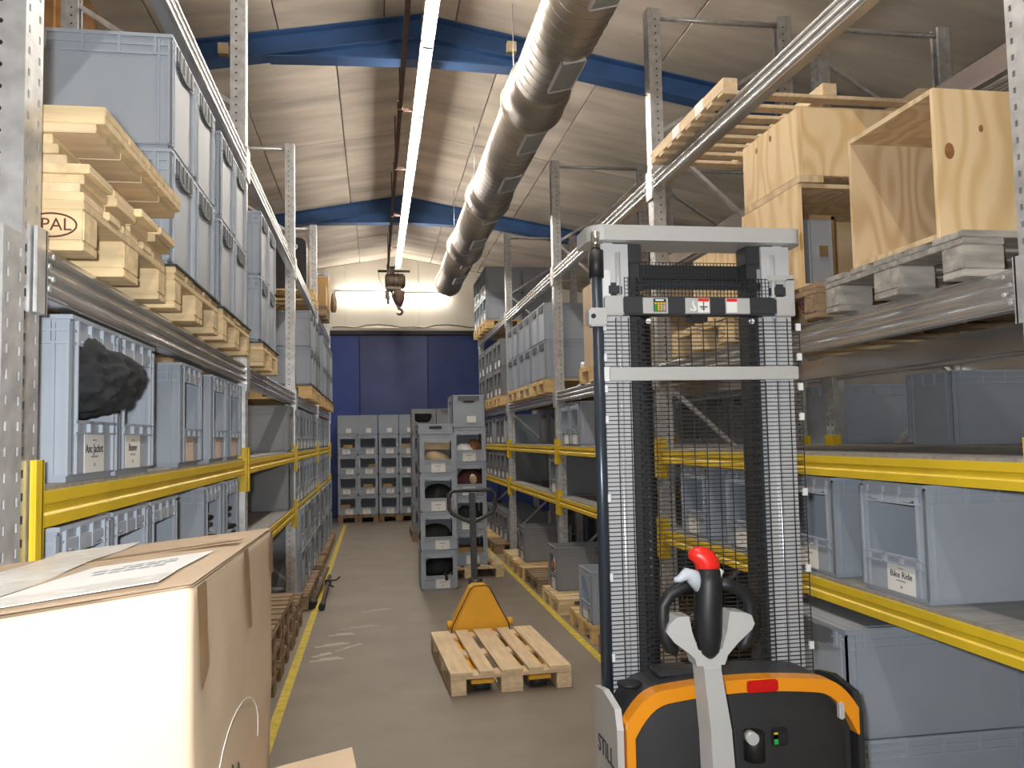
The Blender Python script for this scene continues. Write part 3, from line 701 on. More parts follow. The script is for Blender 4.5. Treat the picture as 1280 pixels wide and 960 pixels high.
# right floor row
container(2.19, 3.33, .0, RR, 'grey container under the lidded one beside the stacker', style='closed', m='bin', w_=.6, d=.8, h=.45, fine=True, name='container', cat='container')
container(2.19, 3.33, .451, RR, 'lidded grey container on top beside the stacker', style='closed', m='bin', w_=.6, d=.8, h=.42, fine=True, lid=True, name='container', cat='container')
n = 0
for y0 in (4.35, 5.45, 6.5, 7.62, 8.72, 9.55, 10.38, 11.81, 12.65, 13.5):
    pallet(2.28-.02*(n % 2), y0+.4, 0, PI/2, 'brown floor pallet along right rack, %s from the stacker' % ORD[n], ['wood', 'wood_dark', 'wood_orange'][n % 3]); n += 1
fb = 'open grey floor bin at right rack, '
container(1.98, 6.72, PH+.001, RR, fb+'beside the mast with paper label', m='bin', paper='paper')
container(2.02, 8.20, PH+.001, RR, fb+'with papers sticking out', m='bin_dark'); container(2.05, 10.15, PH+.001, RR, fb+'third along, holding brown bits', m='bin_dark')
container(2.42, 7.80, PH+.001, RR, 'closed grey floor bin set back at right rack', style='closed', m='bin_dark', paper=None)
lump('brown_leaves', (1.80, 8.17, PH+.17), (.09, .12, .07), 'brown_bits', 'brown crumpled packing in the floor bin at right', 'packing', 31)
tag(obj('paper_sheet', MB().prism([(8.08, PH+.17), (8.24, PH+.17), (8.16, PH+.33)], 1.735, 1.738, 'x'), 'paper'), 'white folded paper sticking out of the right floor bin', 'paper')
lump('brown_packing', (1.86, 10.12, PH+.17), (.07, .13, .06), 'brown_bits', 'brown packing in the third right floor bin', 'packing', 32)
for i, y0 in enumerate((11.85, 12.3, 12.75, 13.2, 13.65)):
    rbin(y0, PH+.001, 'dark grey floor bin at far right, %s past the fourth upright' % ORD[i], m='bin_dark', x=1.85)
# silver level right
load('R', 8.68, ZD, 'pallet on right silver beams just past the third upright', 'the first right silver beam load', pm_='wood_orange', deep=2, sheet=False)
load('R', 9.55, ZD, 'second pallet past third upright on right silver beams', 'the second right silver beam load', pm_='wood', sheet=False)
load('R', 10.42, ZD, 'third pallet past third upright on right silver beams', 'the third right silver beam load', pm_='wood_orange', sheet=False)
for i, y0 in enumerate((11.85, 12.75, 13.65)):
    load('R', y0, ZD, 'pallet on far right silver beams, %s past the fourth upright' % ORD[i], 'the %s far right silver load' % ORD[i], style='open', pm_='wood_orange', sheet=False, m='bin_dark')
for i, y0 in enumerate((13.2, 14.05)):
    load('R', y0, ZE, 'orange pallet on top right beams, %s along' % ORD[i], 'the %s top right beam load' % ORD[i], style='open', pm_='wood_orange', sheet=False, deep=2, hb=.43, xo=.1)
# red topped box deep in the rack
tag(obj('red_box', MB().box(2.75, 2.95, 8.9, 9.1, ZE, ZE+.18), 'red', None, .01), 'small red box on top right beams', 'box')
obj('red_box_base', MB().box(2.74, 2.96, 8.89, 9.11, ZE-.0, ZE+.06), 'black', bpy.data.objects['red_box'])
# tall brown panel carton behind the mast
pallet(2.45, 7.0, ZD, PI/2, 'pallet under the tall pale carton behind the mast', 'wood_orange')
carton(2.40, 6.95, ZD+PH+.001, 1.05, .7, .72, 'tall pale carton on the pallet behind the mast', 'cardboard')
tag(obj('foam_roll', MB().tube([(1.86, 7.36, ZD+PH+.03), (2.7, 7.36, ZD+PH+.03)], .028, 12), 'white_plastic'), 'white roll lying beside the tall pale carton', 'roll')
# weathered pallet and plywood crates
gp = pallet(2.40, 2.68, ZD, PI/2, 'weathered grey pallet under the open plywood crate', 'wood_grey')
p2 = pallet(2.40, 3.55, ZD, PI/2, 'stamped pallet under the two stacked plywood crates', 'wood_dark')
stamp(p2, (-.4005+.05, -.6001+.0, .061), (PI/2, 0, 0)); stamp(p2, (-.32, .6001, .061), (PI/2, 0, PI))
p3 = pallet(2.40, 4.45, ZD, PI/2, 'pallet under the farthest plywood crate behind the wire guard', 'wood')
stamp(p3, (-.33, .6001, .061), (PI/2, 0, PI))
def crate(name, label, x, y, z, sx, sy, sz, openf, t_=.018):
    r_ = thing(name, label, 'crate', (x, y, z)); X, Yh = sx/2, sy/2
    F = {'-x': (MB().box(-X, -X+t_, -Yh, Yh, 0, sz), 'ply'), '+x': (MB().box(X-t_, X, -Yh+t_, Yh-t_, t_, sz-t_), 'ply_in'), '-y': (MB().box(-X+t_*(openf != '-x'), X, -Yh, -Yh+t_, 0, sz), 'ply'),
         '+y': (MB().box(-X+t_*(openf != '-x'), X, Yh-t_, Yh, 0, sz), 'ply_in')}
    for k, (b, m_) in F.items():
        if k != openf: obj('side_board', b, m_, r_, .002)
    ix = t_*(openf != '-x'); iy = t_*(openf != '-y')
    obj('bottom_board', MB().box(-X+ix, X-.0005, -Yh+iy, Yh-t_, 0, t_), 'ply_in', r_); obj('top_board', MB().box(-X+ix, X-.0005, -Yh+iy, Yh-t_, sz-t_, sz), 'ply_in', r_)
    return r_
zp = ZD+PH+.001
c1 = crate('plywood_crate', 'plywood crate open towards the aisle on the weathered pallet', 2.20, 2.645, zp, .78, .50, .50, '-x')
def knot(parent, loc, r0, ax):
    o = obj('wood_knot', MB().prism([(r0*.8*math.cos(2*PI*k/14), r0*1.25*math.sin(2*PI*k/14)) for k in range(14)], -.0006, .0006, ax), 'ink_brown', parent, loc=loc); o.data.materials[0] = MATS['brown_bits']
knot(c1, (-.34, -.2503, .29), .022, 'y'); knot(c1, (-.22, -.2503, .37), .010, 'y'); knot(c1, (.30, .0, .3), .018, 'x')
crate('plywood_crate', 'lower plywood crate open towards the camera, holding a case', 2.22, 3.56, zp, .82, .56, .455, '-y')
c3 = crate('plywood_crate', 'upper plywood crate resting on the lower crate', 2.22, 3.53, zp+.485, .82, .54, .30, '+y')
obj('bottom_batten', MB().box(-.41, -.3, -.27, .27, -.029, 0), 'ply_in', c3); obj('bottom_batten', MB().box(.3, .41, -.27, .27, -.029, 0), 'ply_in', c3)
knot(c3, (-.411, .12, .24), .012, 'x'); knot(c3, (-.411, -.02, .25), .012, 'x')
crate('plywood_crate', 'farthest plywood crate behind the wire guard', 2.35, 4.42, zp, .9, .6, .42, '+y')
cs = thing('metal_case', 'dark case with chrome edges inside the lower plywood crate', 'case', (1.97, 3.37, zp+.02))
obj('body', MB().box(-.1, .015, -.06, .1, 0, .30), 'bin_dark', cs, .008); obj('lid_edge', MB().box(-.102, .017, -.064, -.05, .285, .305).box(.004, .018, -.064, -.05, 0, .3), 'chrome', cs)
obj('latch', MB().box(-.06, -.02, -.07, -.058, .12, .17), 'chrome', cs)
# pallet high on the top beams
tp = thing('slatted_pallet', 'pale slatted pallet with white tags on top right beams', 'pallet', (1.80, 3.97, ZE))
for k in range(8):
    yk_ = .005+k*.153
    obj('slat', MB().box(0, 1.2, yk_, yk_+.075, 0, .02), 'wood_pale', tp, .002)
for x in (.0, .56, 1.12): obj('bearer', MB().box(x, x+.08, .005, 1.15, .02, .085), 'wood_pale', tp, .002)
for y in (.27, .63): obj('paper_tag', MB().box(-.002, -.0005, y, y+.12, .02, .085), 'paper', tp)
# --- stacks standing in the aisle and at the end wall
pa = 'open grey bin in the front left aisle stack, '
for k in range(4):
    container(.68, 9.22+.3, .001+.421*k, 0, pa+['at the bottom with black cloth', 'second from floor', 'third from floor with black cloth', 'topmost with cream goods'][k], m='bin', paper='paper', group='front left aisle stack')
ty = container(.66, 9.56, .001+.421*4, 0, 'shallow grey tray with grip slot topping the front left stack', style='tall', m='bin', h=.13)
obj('grip_slot', MB().box(-.07, .07, -.3025, -.2985, .075, .105), 'black', ty)
lump('black_cloth', (.68, 9.42, .09), (.165, .14, .14), 'black_cloth', 'black cloth in the bottom bin of the front stack', 'garment', 41)
obj('strap', MB().tube([(.04, -.15, -.02), (.07, -.19, -.04), (.08, -.195, -.10)], .02, 6), 'black', bpy.data.objects['black_cloth'])
lump('black_cloth', (.66, 9.42, .47), (.165, .14, .13), 'black_cloth', 'black cloth in the second bin of the front stack', 'garment', 42)
lump('black_cloth', (.70, 9.42, .88), (.16, .14, .15), 'black_cloth', 'black cloth in the third bin of the front stack', 'garment', 43)
lump('cream_goods', (.68, 9.43, 1.30), (.165, .14, .12), 'cream', 'cream packets in the top bin of the front stack', 'packet', 44)
tag(obj('card_panel', MB().box(.54, .82, 9.30, 9.306, 1.53, 1.65), 'cream'), 'plain tan card standing in the top bin of front stack', 'card')
pallet(1.10, 10.5, 0, 0, 'brown pallet under the taller right aisle stack', 'wood')
for k in range(5):
    container(1.11, 9.93+.3, PH+.001+.405*k, 0, 'grey bin in the taller right aisle stack, '+['at the bottom on the pallet', 'second from the bottom', 'third with dark red cloth', 'fourth with white goods', 'topmost with closed front and label'][k], style='open' if k < 4 else 'closed', h=.404, m='bin')
obj('label', MB().box(-.055, .055, -.0012, 0, -.04, .04), 'paper', bpy.data.objects[[o.name for o in bpy.data.objects if o.get('label', '').endswith('closed front and label')][0]], loc=(.03, -.302, .11))
obj('grip_slot', MB().box(-.06, .06, -.302, -.2995, .31, .335), 'black', bpy.data.objects[[o.name for o in bpy.data.objects if o.get('label', '').endswith('closed front and label')][0]])
lump('dark_red_cloth', (1.11, 10.06, PH+.405*2+.03), (.15, .11, .16), 'maroon', 'dark red cloth in the third bin of the taller stack', 'garment', 51)
lump('white_glove', (1.15, 9.94, PH+.405*2+.155), (.045, .03, .06), 'cream', 'small pale glove on the dark red cloth', 'glove', 52)
lump('white_goods', (1.07, 10.06, PH+.405*3+.03), (.12, .1, .11), 'white_plastic', 'white goods in the fourth bin of the taller stack', 'packet', 53)
lump('brown_goods', (1.18, 10.10, PH+.405*3+.03), (.1, .1, .14), 'brown_bits', 'brown goods beside white goods in the taller stack', 'packet', 54)
lump('black_goods', (1.12, 10.08, PH+.405*1+.03), (.15, .1, .13), 'black_cloth', 'black cloth in the second bin of the taller stack', 'garment', 55)
tag(obj('orange_carton', MB().box(.96, 1.26, 10.0, 10.3, PH+.03, PH+.2), 'cardboard_dull', None, .004), 'small brown carton in the bottom bin of the taller stack', 'box')
pallet(.98, 14.25, 0, 0, 'dark pallet under the aisle stacks farther back', 'wood_dark')
for c, x in enumerate((.79, 1.20)):
    for k in range(5):
        container(x, 13.7+.3, PH+.001+.4*k, 0, 'grey bin %s from floor in the rear %s aisle stack' % (ORD[k], ['left', 'right'][c]), style='open' if c == 0 else 'closed', h=.399, m='bin_dark')
lump('black_cloth', (.79, 13.84, PH+1.78), (.15, .1, .11), 'black_cloth', 'black cloth in the top bin of the rear left stack', 'garment', 56)
for i, x in enumerate((-.35, .47)): pallet(x, 17.75, 0, 0, 'pallet under bin columns at the blue door, %s' % ['left one', 'right one'][i], 'wood_dark')
for c, x in enumerate((-.55, -.15, .27, .68)):
    for k in range(5):
        container(x, 17.2+.3, PH+.001+.403*k, 0, 'open grey bin, %s from floor in column %s from the left at blue door' % (ORD[k], ORD[c]), h=.402, m='bin', paper='paper', style='open' if k < 4 else 'tall')
        if k == 4:
            o = bpy.data.objects[COL.objects[-1].name]
            obj('label', MB().box(-.05, .05, -.0012, 0, -.045, .045), 'paper', o.parent if o.parent else o, loc=(.02, -.292, .09))
for i, (x, k) in enumerate(((-.6, 0), (-.55, 3), (-.05, 2), (.24, 1), (.62, 3), (-.15, 1))):
    tag(obj('carton', MB().box(x-.09, x+.09, 17.26, 17.45, PH+.03+.403*k, PH+.21+.403*k), 'cardboard_dull', None, .004), 'small brown carton, %s of those inside the bins at blue door' % ORD[i], 'box')
# dark folded stand on the floor by the left line
st = thing('folded_stand', 'dark folded tripod stand lying along the left floor line', 'stand', (-.53, 9.3, 0))
obj('pole', MB().tube([(.0, -.85, .03), (.0, .6, .10)], .022, 8), 'rust', st); obj('pole', MB().tube([(-.10, -.75, .04), (-.03, .8, .16)], .018, 8), 'rust', st)
obj('foot', MB().tube([(.0, -.88, .03), (.0, -.74, .035)], .032, 8), 'black', st); obj('foot', MB().tube([(-.105, -.8, .04), (-.09, -.68, .045)], .04, 8), 'black', st)
obj('clamp', MB().cbox((.0, .25, .085), (.07, .08, .07)), 'black', st, .008); obj('lever', MB().tube([(.0, .25, .1), (.09, .25, .11), (.13, .27, .14)], .009, 6), 'black', st); obj('lever', MB().tube([(.0, .1, .09), (.07, .05, .07)], .009, 6), 'black', st)

# ------------------------------------------------------------------ pallet truck with pallet in the aisle
RZ = math.radians(2.3)
tr = thing('pallet_truck', 'orange hand pallet truck under the empty pallet', 'pallet truck', (.84, 6.05, 0), RZ)
for sx in (-.19, .19):
    f = obj('fork', MB().prism([(-.58,.062),(-.58,.088),(-.5,.098),(.62,.098),(.62,.062)], sx-.075, sx+.075, 'x'), 'truck_orange', tr, .004)
    obj('roller', MB().tube([(sx-.05, -.52, .045), (sx+.05, -.52, .045)], .038, 14), 'darkgrey', tr)
    obj('wheel_axle', MB().tube([(sx-.07, -.52, .045), (sx+.07, -.52, .045)], .012, 8), 'chrome', tr)
poly = [(-.235,.10),(-.225,.17),(-.075,.455),(-.045,.475),(.045,.475),(.075,.455),(.225,.17),(.235,.10)]
obj('chassis_cover', MB().prism(poly, .63, .80), 'truck_orange', tr, .02)
obj('cover_edge', MB().tube([(u, .632, v) for u, v in poly], .004, 6), 'black', tr)
for sx in (-.245, .245): obj('side_lug', MB().tube([(sx-.02, .68, .17), (sx+.02, .68, .17)], .035, 12), 'truck_orange', tr)
obj('steer_wheel', MB().tube([(-.06, .88, .09), (.06, .88, .09)], .09, 18), 'darkgrey', tr)
obj('pump', MB().tube([(0, .86, .18), (0, .86, .5)], .06, 14), 'mast_dark', tr)
obj('tiller_pole', MB().bar((0, .90, .32), (0, .98, 1.19), .05, .03), 'darkgrey', tr)
lp = [(-.05,.99,1.21),(-.16,.99,1.21),(-.195,.985,1.18),(-.195,.98,1.06),(-.17,.98,1.02),(-.05,.97,.96),(0,.965,.945),(.05,.97,.96),(.17,.98,1.02),(.195,.98,1.06),(.195,.985,1.18),(.16,.99,1.21),(.05,.99,1.21)]
obj('handle_loop', MB().tube(lp, .017, 10, closed=True), 'darkgrey', tr)
ap = pallet(.84, 6.05, .10, RZ, 'clean pale pallet lifted on the pallet truck in the aisle', 'wood_pale')
ap.location.z = .001

# ------------------------------------------------------------------ stacker truck
SX = 1.065
sk = thing('pallet_stacker', 'electric pallet stacker with wire guarded mast, grey and orange', 'stacker', (SX, 2.62, 0))
# mast
def bx(n, x0, x1, y0, y1, z0, z1, m, bev=.0, par=None): return obj(n, MB().box(x0, x1, y0, y1, z0, z1), m, par or sk, bev)
for s in (-1, 1):
    b = MB()                                           # outer mast channel
    xa, xb = s*.335, s*.235
    b.box(*sorted((xa, xb)), .0, .012, .06, 2.28); b.box(*sorted((xa, xa-s*.012)), .012, .10, .06, 2.28); b.box(*sorted((xa, xb)), .088, .10, .06, 2.28)
    obj('mast_channel', b, 'mast_silver', sk)
    obj('channel_ridge', MB().tube([(s*.272, -.004, .1), (s*.272, -.004, 2.25)], .009, 8), 'mast_silver', sk)
    b = MB(); b.box(*sorted((s*.225, s*.19)), .02, .09, .1, 2.22); obj('inner_channel', b, 'mast_dark', sk)
    c = MB()
    for k in range(60): c.box(*sorted((s*.205, s*.185)), -.002, .01, .5+.028*k, .5+.028*k+.018)
    ch = obj('lift_chain', c, 'black', sk); ch['kind'] = 'stuff'
obj('support_tube', MB().tube([(-.352, -.03, .75), (-.352, -.03, 2.20)], .0185, 14), 'tube_blue', sk)
obj('tube_sleeve', MB().tube([(-.352, -.03, 2.16), (-.352, -.03, 2.25)], .024, 14), 'black', sk); obj('tube_end', MB().tube([(-.352, -.03, 2.25), (-.352, -.03, 2.31)], .016, 12), 'chrome', sk)
bx('tube_bracket', -.385, -.325, -.055, .0, 2.0, 2.06, 'silver_paint', .006)
obj('bracket_bolt', MB().tube([(-.372, -.058, 2.032), (-.372, -.054, 2.032)], .008, 8), 'black', sk)
obj('side_bracket', MB().box(-.345, -.30, -.015, -.005, 2.04, 2.19), 'white_plastic', sk, .004); obj('side_bracket', MB().box(.315, .345, -.015, -.005, 2.04, 2.17).box(.25, .345, -.015, -.005, 2.16, 2.18), 'silver_paint', sk, .003)
# top bar with rounded ends
rb = [(-.375+.05-.05*math.cos(a), .02-.06*math.sin(a)) for a in [PI/2*k/6 for k in range(7)]]+[(.375-.04+.04*math.sin(a), .02-.06*math.cos(a)) for a in [PI/2*k/6 for k in range(7)]]+[(.375, .13), (-.375, .13)]
obj('top_crossbar', MB().prism(rb, 2.285, 2.335, 'z'), 'silver_paint', sk)
for s in (-1, 1): bx('top_block', s*.23-.045, s*.23+.045, .01, .09, 2.22, 2.285, 'mast_dark', .004); bx('corner_post', s*.30-.016, s*.30+.016, .01, .07, 2.1, 2.29, 'mast_silver')
bx('carriage_bar', -.28, .28, .10, .14, 2.175, 2.235, 'mast_dark', .01); bx('carriage_bar', -.265, .265, .06, .08, 2.145, 2.165, 'tube_blue', .004)
for s in (-1, 1): bx('carriage_hook', s*.29-.03, s*.29+.03, -.02, .04, 2.10, 2.15, 'darkgrey', .012)
mb_ = bx('middle_crossbar', -.32, .33, -.035, .02, 2.04, 2.10, 'darkgrey', .006)
for s in (-1, 1): bx('bar_cap', s*.295-.032, s*.295+.032, -.038, .02, 2.038, 2.102, 'silver_paint', .004)
for (x0, x1) in ((-.20, -.115), (-.055, .03), (.085, .17)): bx('bar_plate', x0, x1, -.0385, -.03, 2.044, 2.096, 'silver_paint', .001, mb_)
hk = [(-.028,-.0405,2.086),(-.030,-.0405,2.074),(-.024,-.0405,2.066),(-.020,-.0405,2.058),(-.027,-.0405,2.052),(-.036,-.0405,2.054),(-.040,-.0405,2.06)]
obj('hook_sign', MB().tube(hk, [.004,.004,.005,.006,.005,.004,.003], 6), 'white_plastic', mb_)
def sign(x0, x1, nm):
    s_ = bx(nm, x0, x1, -.0398, -.0384, 2.048, 2.094, 'paper', 0, mb_); bx('red_header', x0, x1, -.0402, -.0397, 2.084, 2.094, 'red', 0, s_); return s_
s1 = sign(-.012, .026, 'warning_sign'); obj('pictogram', MB().box(-.006, .02, -.0402, -.0397, 2.064, 2.068).box(.0055, .0085, -.0402, -.0397, 2.052, 2.08).box(-.002, .012, -.0402, -.0397, 2.058, 2.061).prism([(.003,2.08),(.011,2.08),(.007,2.084)], -.0402, -.0397), 'ink', s1)
sign(.088, .124, 'warning_sign')
ld = bx('load_chart', -.165, -.122, -.0398, -.0384, 2.05, 2.093, 'ink', 0, mb_)
for i in range(4):
    for k in range(4): bx('chart_cell', -.162+.010*i, -.154+.010*i, -.0402, -.0397, 2.053+.0072*k, 2.0585+.0072*k, ['green','yellow','cream','paper_card'][i] if k < 3 else 'yellow', 0, ld)
bx('chart_title', -.158, -.13, -.0402, -.0397, 2.085, 2.090, 'paper', 0, ld)
bx('bar_catch', -.035, .025, -.03, .02, 2.018, 2.04, 'black', .003); bx('lower_crossbar', -.335, .335, -.04, -.012, 1.825, 1.868, 'silver_paint', .003); bx('bar_edge', -.337, -.318, -.042, -.01, 1.823, 1.87, 'white_plastic', .002)
obj('cylinder_rod', MB().tube([(-.17, .05, .2), (-.17, .05, 2.1)], .022, 12), 'black', sk); 
for s in (-1, 1): obj('bolt', MB().tube([(s*.18, -.03, 2.02), (s*.18, -.02, 2.02)], .009, 8), 'white_plastic', sk)
# wire guards
def guard(name, x0, x1, z0, z1, y, dx, dz, rw):
    b = MB(); z = z0
    def rod(p, q): b.bar(p, q, rw, rw)
    while z <= z1+1e-6: rod((x0, y, z), (x1, y, z)); z += dz
    n = round((x1-x0)/dx)
    for k in range(n+1): x = x0+(x1-x0)*k/n; rod((x, y-rw, z0), (x, y-rw, z1))
    g = obj(name, b, 'wire', sk); g['kind'] = 'stuff'; return g
guard('wire_guard', -.335, .345, .80, 1.82, -.03, .0425, .0132, .0026); guard('wire_guard', -.335, .345, 1.872, 2.03, -.03, .0425, .0132, .0026)
guard('upper_wire_guard', -.25, .27, 2.105, 2.17, .0, .0125, .0125, .0022); guard('upper_wire_guard', -.22, .25, 2.19, 2.24, .09, .0125, .0125, .0022)
gc = MB()
for z in (.95, 1.2, 1.45, 1.7, 1.8, 1.9, 2.0): gc.box(-.34, -.325, -.036, -.026, z-.012, z+.012).box(.335, .35, -.036, -.026, z-.012, z+.012)
o = obj('guard_clips', gc, 'white_plastic', sk); o['kind'] = 'stuff'
# legs and forks reaching away under the mast
for s in (-1, 1):
    bx('support_leg', s*.22-.07, s*.22+.07, .10, .95, .05, .10, 'orange', .01); obj('leg_wheel', MB().tube([(s*.22-.05, .86, .042), (s*.22+.05, .86, .042)], .04, 12), 'black', sk)
    bx('fork', s*.19-.08, s*.19+.08, .14, 1.15, .101, .15, 'mast_dark', .006)
bx('fork_back', -.30, .30, .105, .14, .10, .55, 'mast_dark', .01)
# body: silver side skirts, black shell, orange hoop
W = .362
def hoop(x):                                            # outline of the cover from the back: (x) -> top height
    return .925-.032*(x/W)**2-.075*max(0, (abs(x)-.25)/(W-.25))**2.2
n = 40; xs = [-W+2*W*k/n for k in range(n+1)]
shell = [(x*.97, hoop(x)-.035) for x in xs]
b = MB().prism([(-W*.97, .12)]+shell+[(W*.97, .12)], -.225, -.07); obj('shell', b, 'cover_black', sk)
def bulge(u, v):
    x = (-.335+.67*u); zt = hoop(x/.335*W*.98)-.05; z = .14+(zt-.14)*v
    y = -.225-.05*math.sin(PI*u)**.6*math.sin(PI*min(1, .12+v*.88))**.7
    return (x, y, z)
obj('back_cover', MB().grid(bulge, 30, 18), 'cover_black', sk)
outer = [(x, hoop(x)) for x in xs]; inner = [(x*.93, hoop(x)-.038) for x in xs]
outer = [(-W, .12)]+outer+[(W*1.0, .74)]; inner = [(-W*.94, .12)]+inner+[(W*.985, .74)]
b = MB()
for k in range(len(outer)-1):
    o1, o2, i1, i2 = outer[k], outer[k+1], inner[k], inner[k+1]
    b.add([(o1[0],-.262,o1[1]),(o2[0],-.262,o2[1]),(i2[0],-.262,i2[1]),(i1[0],-.262,i1[1]),(o1[0],-.205,o1[1]),(o2[0],-.205,o2[1]),(i2[0],-.205,i2[1]),(i1[0],-.205,i1[1])], [(0,1,2,3),(0,4,5,1),(3,2,6,7),(4,7,6,5)], False)
obj('orange_hoop', b, 'orange', sk)
top = MB().prism([(x*.985, hoop(x)-.004) for x in xs]+[(x*.985, hoop(x)-.05) for x in reversed(xs)], -.204, -.045); obj('top_deck', top, 'darkgrey', sk)
obj('cup_recess', MB().tube([(-.31, -.13, .892), (-.31, -.13, .9005)], .038, 16), 'black', sk); bx('deck_tray', -.225, -.11, -.15, -.06, .915, .932, 'mast_dark', .004)
for s in (-1, 1):
    sd = MB().box(*sorted((s*.366, s*.386)), -.245, .0, .06, .80).prism([(-.245, .80), (-.225, .855), (-.10, .875), (0, .86), (0, .80)], *sorted((s*.366, s*.386)), 'x'); so = obj('side_skirt', sd, 'silver_paint' if s < 0 else 'cover_black', sk)
    if s < 0:
        link('lettering', text_mesh('STILL', .075, 'ink'), so, (-.3872, -.12, .70), (PI/2, 0, -PI/2)); link('lettering', text_mesh('EXV 10', .04, 'red'), so, (-.3872, -.12, .615), (PI/2, 0, -PI/2))
bx('rear_light', .005, .10, -.278, -.262, .888, .922, 'lens_red', .004)
bx('battery_gauge', .07, .12, -.288, -.270, .735, .785, 'black', .006); bx('gauge_bar', .074, .086, -.2895, -.2875, .742, .77, 'green', 0); bx('gauge_bar', .074, .086, -.2895, -.2875, .757, .775, 'yellow', 0)
obj('key_recess', MB().tube([(.015, -.279, .78), (.015, -.279, .70)], .03, 12), 'black', sk); obj('key_switch', MB().tube([(.0, -.31, .77), (.0, -.28, .77)], .018, 12), 'silver_paint', sk)
bx('corner_clip', .295, .312, -.272, -.25, .79, .84, 'silver_paint', .004)
obj('hose', MB().tube([(-.02+.05*math.cos(a), -.06, .925+.05*math.sin(a)) for a in [PI*k/10 for k in range(11)]], .007, 8), 'white_plastic', sk); bx('hose_tag', -.06, -.045, -.065, -.055, .935, .97, 'red')
obj('drive_wheel', MB().tube([(-.05, -.12, .115), (.05, -.12, .115)], .115, 18), 'black', sk); bx('chassis_base', -.38, .38, -.22, .05, .07, .14, 'mast_dark', .01)
# tiller
TYL = -.40; DXT = -.035; DZT = -.05
def T(p): return (p[0]+DXT, p[1], p[2]+DZT)
b = MB(); path = [(-.065, TYL+.08, .33, .052), (-.078, TYL+.05, .58, .05), (-.102, TYL+.02, .88, .043), (-.13, TYL, 1.06, .035), (-.134, TYL, 1.10, .04)]
path = [(p[0]+DXT, p[1], p[2]+DZT, p[3]) for p in path]
for k in range(len(path)-1):
    (x0, y0, z0, w0), (x1, y1, z1, w1) = path[k], path[k+1]; d0, d1_ = .03, .028
    b.add([(x0-w0, y0+d0, z0), (x0-w0*.7, y0-d0, z0), (x0+w0*.7, y0-d0, z0), (x0+w0, y0+d0, z0), (x1-w1, y1+d1_, z1), (x1-w1*.7, y1-d1_, z1), (x1+w1*.7, y1-d1_, z1), (x1+w1, y1+d1_, z1)], [(0,1,5,4),(1,2,6,5),(2,3,7,6),(3,0,4,7)]+([(3,2,1,0)] if k == 0 else []))
obj('tiller_arm', b, 'silver_paint', sk)
yk = [(-.175,1.07),(-.095,1.07),(-.085,1.095),(-.055,1.125),(-.012,1.16),(-.004,1.175),(-.012,1.198),(-.03,1.206),(-.075,1.212),(-.085,1.16),(-.10,1.115),(-.135,1.095),(-.17,1.115),(-.185,1.16),(-.193,1.205),(-.225,1.205),(-.25,1.185),(-.258,1.165),(-.235,1.135),(-.195,1.105),(-.18,1.09)]
obj('tiller_yoke', MB().prism([(u+DXT, v+DZT) for u, v in yk], TYL-.03, TYL+.03), 'silver_paint', sk)
obj('tiller_head', MB().tube([T(p) for p in ((-.134, TYL-.014, 1.085), (-.135, TYL-.018, 1.105), (-.136, TYL-.02, 1.15), (-.135, TYL-.02, 1.22), (-.129, TYL-.018, 1.29), (-.127, TYL-.012, 1.325))], [.012, .028, .037, .039, .037, .033], 18), 'black', sk)
cap = []
for k in range(9):
    a = PI*.62*k/8; cap.append(T((-.165+.040*math.cos(a), TYL-.008, 1.325+.040*math.sin(a))))
obj('red_button', MB().tube(cap, [.033, .034, .034, .033, .031, .028, .024, .018, .008], 18), 'red', sk)
obj('thumb_lever', MB().tube([T(p) for p in ((-.155, TYL-.02, 1.275), (-.175, TYL-.02, 1.31), (-.195, TYL-.022, 1.318), (-.215, TYL-.024, 1.305), (-.23, TYL-.024, 1.303))], [.016, .022, .017, .010, .006], 12), 'lever_grey', sk)
obj('thumb_lever', MB().tube([T(p) for p in ((-.105, TYL-.01, 1.30), (-.092, TYL-.01, 1.32), (-.083, TYL-.01, 1.315))], [.016, .012, .006], 12), 'white_plastic', sk)
for s in (-1, 1):
    cx = -.13
    lp = [(cx+s*.03, TYL, 1.285), (cx+s*.07, TYL, 1.278), (cx+s*.105, TYL, 1.26), (cx+s*.126, TYL, 1.23), (cx+s*.128, TYL, 1.19), (cx+s*.122, TYL, 1.145), (cx+s*.108, TYL, 1.115), (cx+s*.09, TYL, 1.105)]
    obj('handle_loop', MB().tube([T(p) for p in lp], [.018,.018,.018,.018,.018,.02,.018,.012], 12), 'black', sk)

# ------------------------------------------------------------------ cardboard box in the foreground
A = Vector((-.243, 1.18, 1.46)); B = Vector((-.226, 1.90, 1.46)); Cc = Vector((-.90, 1.72, 1.405)); D = Vector((-.80, .93, 1.42))
bxr = thing('cardboard_box', 'large taped cardboard box in the near left foreground', 'box', (0, 0, 0))
zb0 = .72
def low(p): return (p.x, p.y, zb0)
def dent(p):                                            # soft dents of used cardboard
    q = Vector(p); return .007*mnoise.noise(q*3.2)+.0022*mnoise.noise(q*11)
ring = []; cor = [A, B, Cc, D]; cen = (A+B+Cc+D)/4
for k in range(4):
    P0, P1, P2 = cor[k-1], cor[k], cor[(k+1) % 4]
    e0 = (P0-P1).normalized(); e1 = (P2-P1).normalized(); r0 = .016
    for q in range(5):
        t_ = q/4; ring.append(P1+e0*r0*(1-t_)**2+e1*r0*t_**2)
    L = (P2-P1).length; n_ = 16
    for q in range(1, n_): ring.append(P1+e1*(r0+(L-2*r0)*q/n_))
nr = len(ring); lay = [0, .1, .2, .3, .4, .5, .58, .66, .74, .82, .9, .95, .98, .99, .997, 1.0]; ins = {.99: .001, .997: .004, 1.0: .010}
vs = []
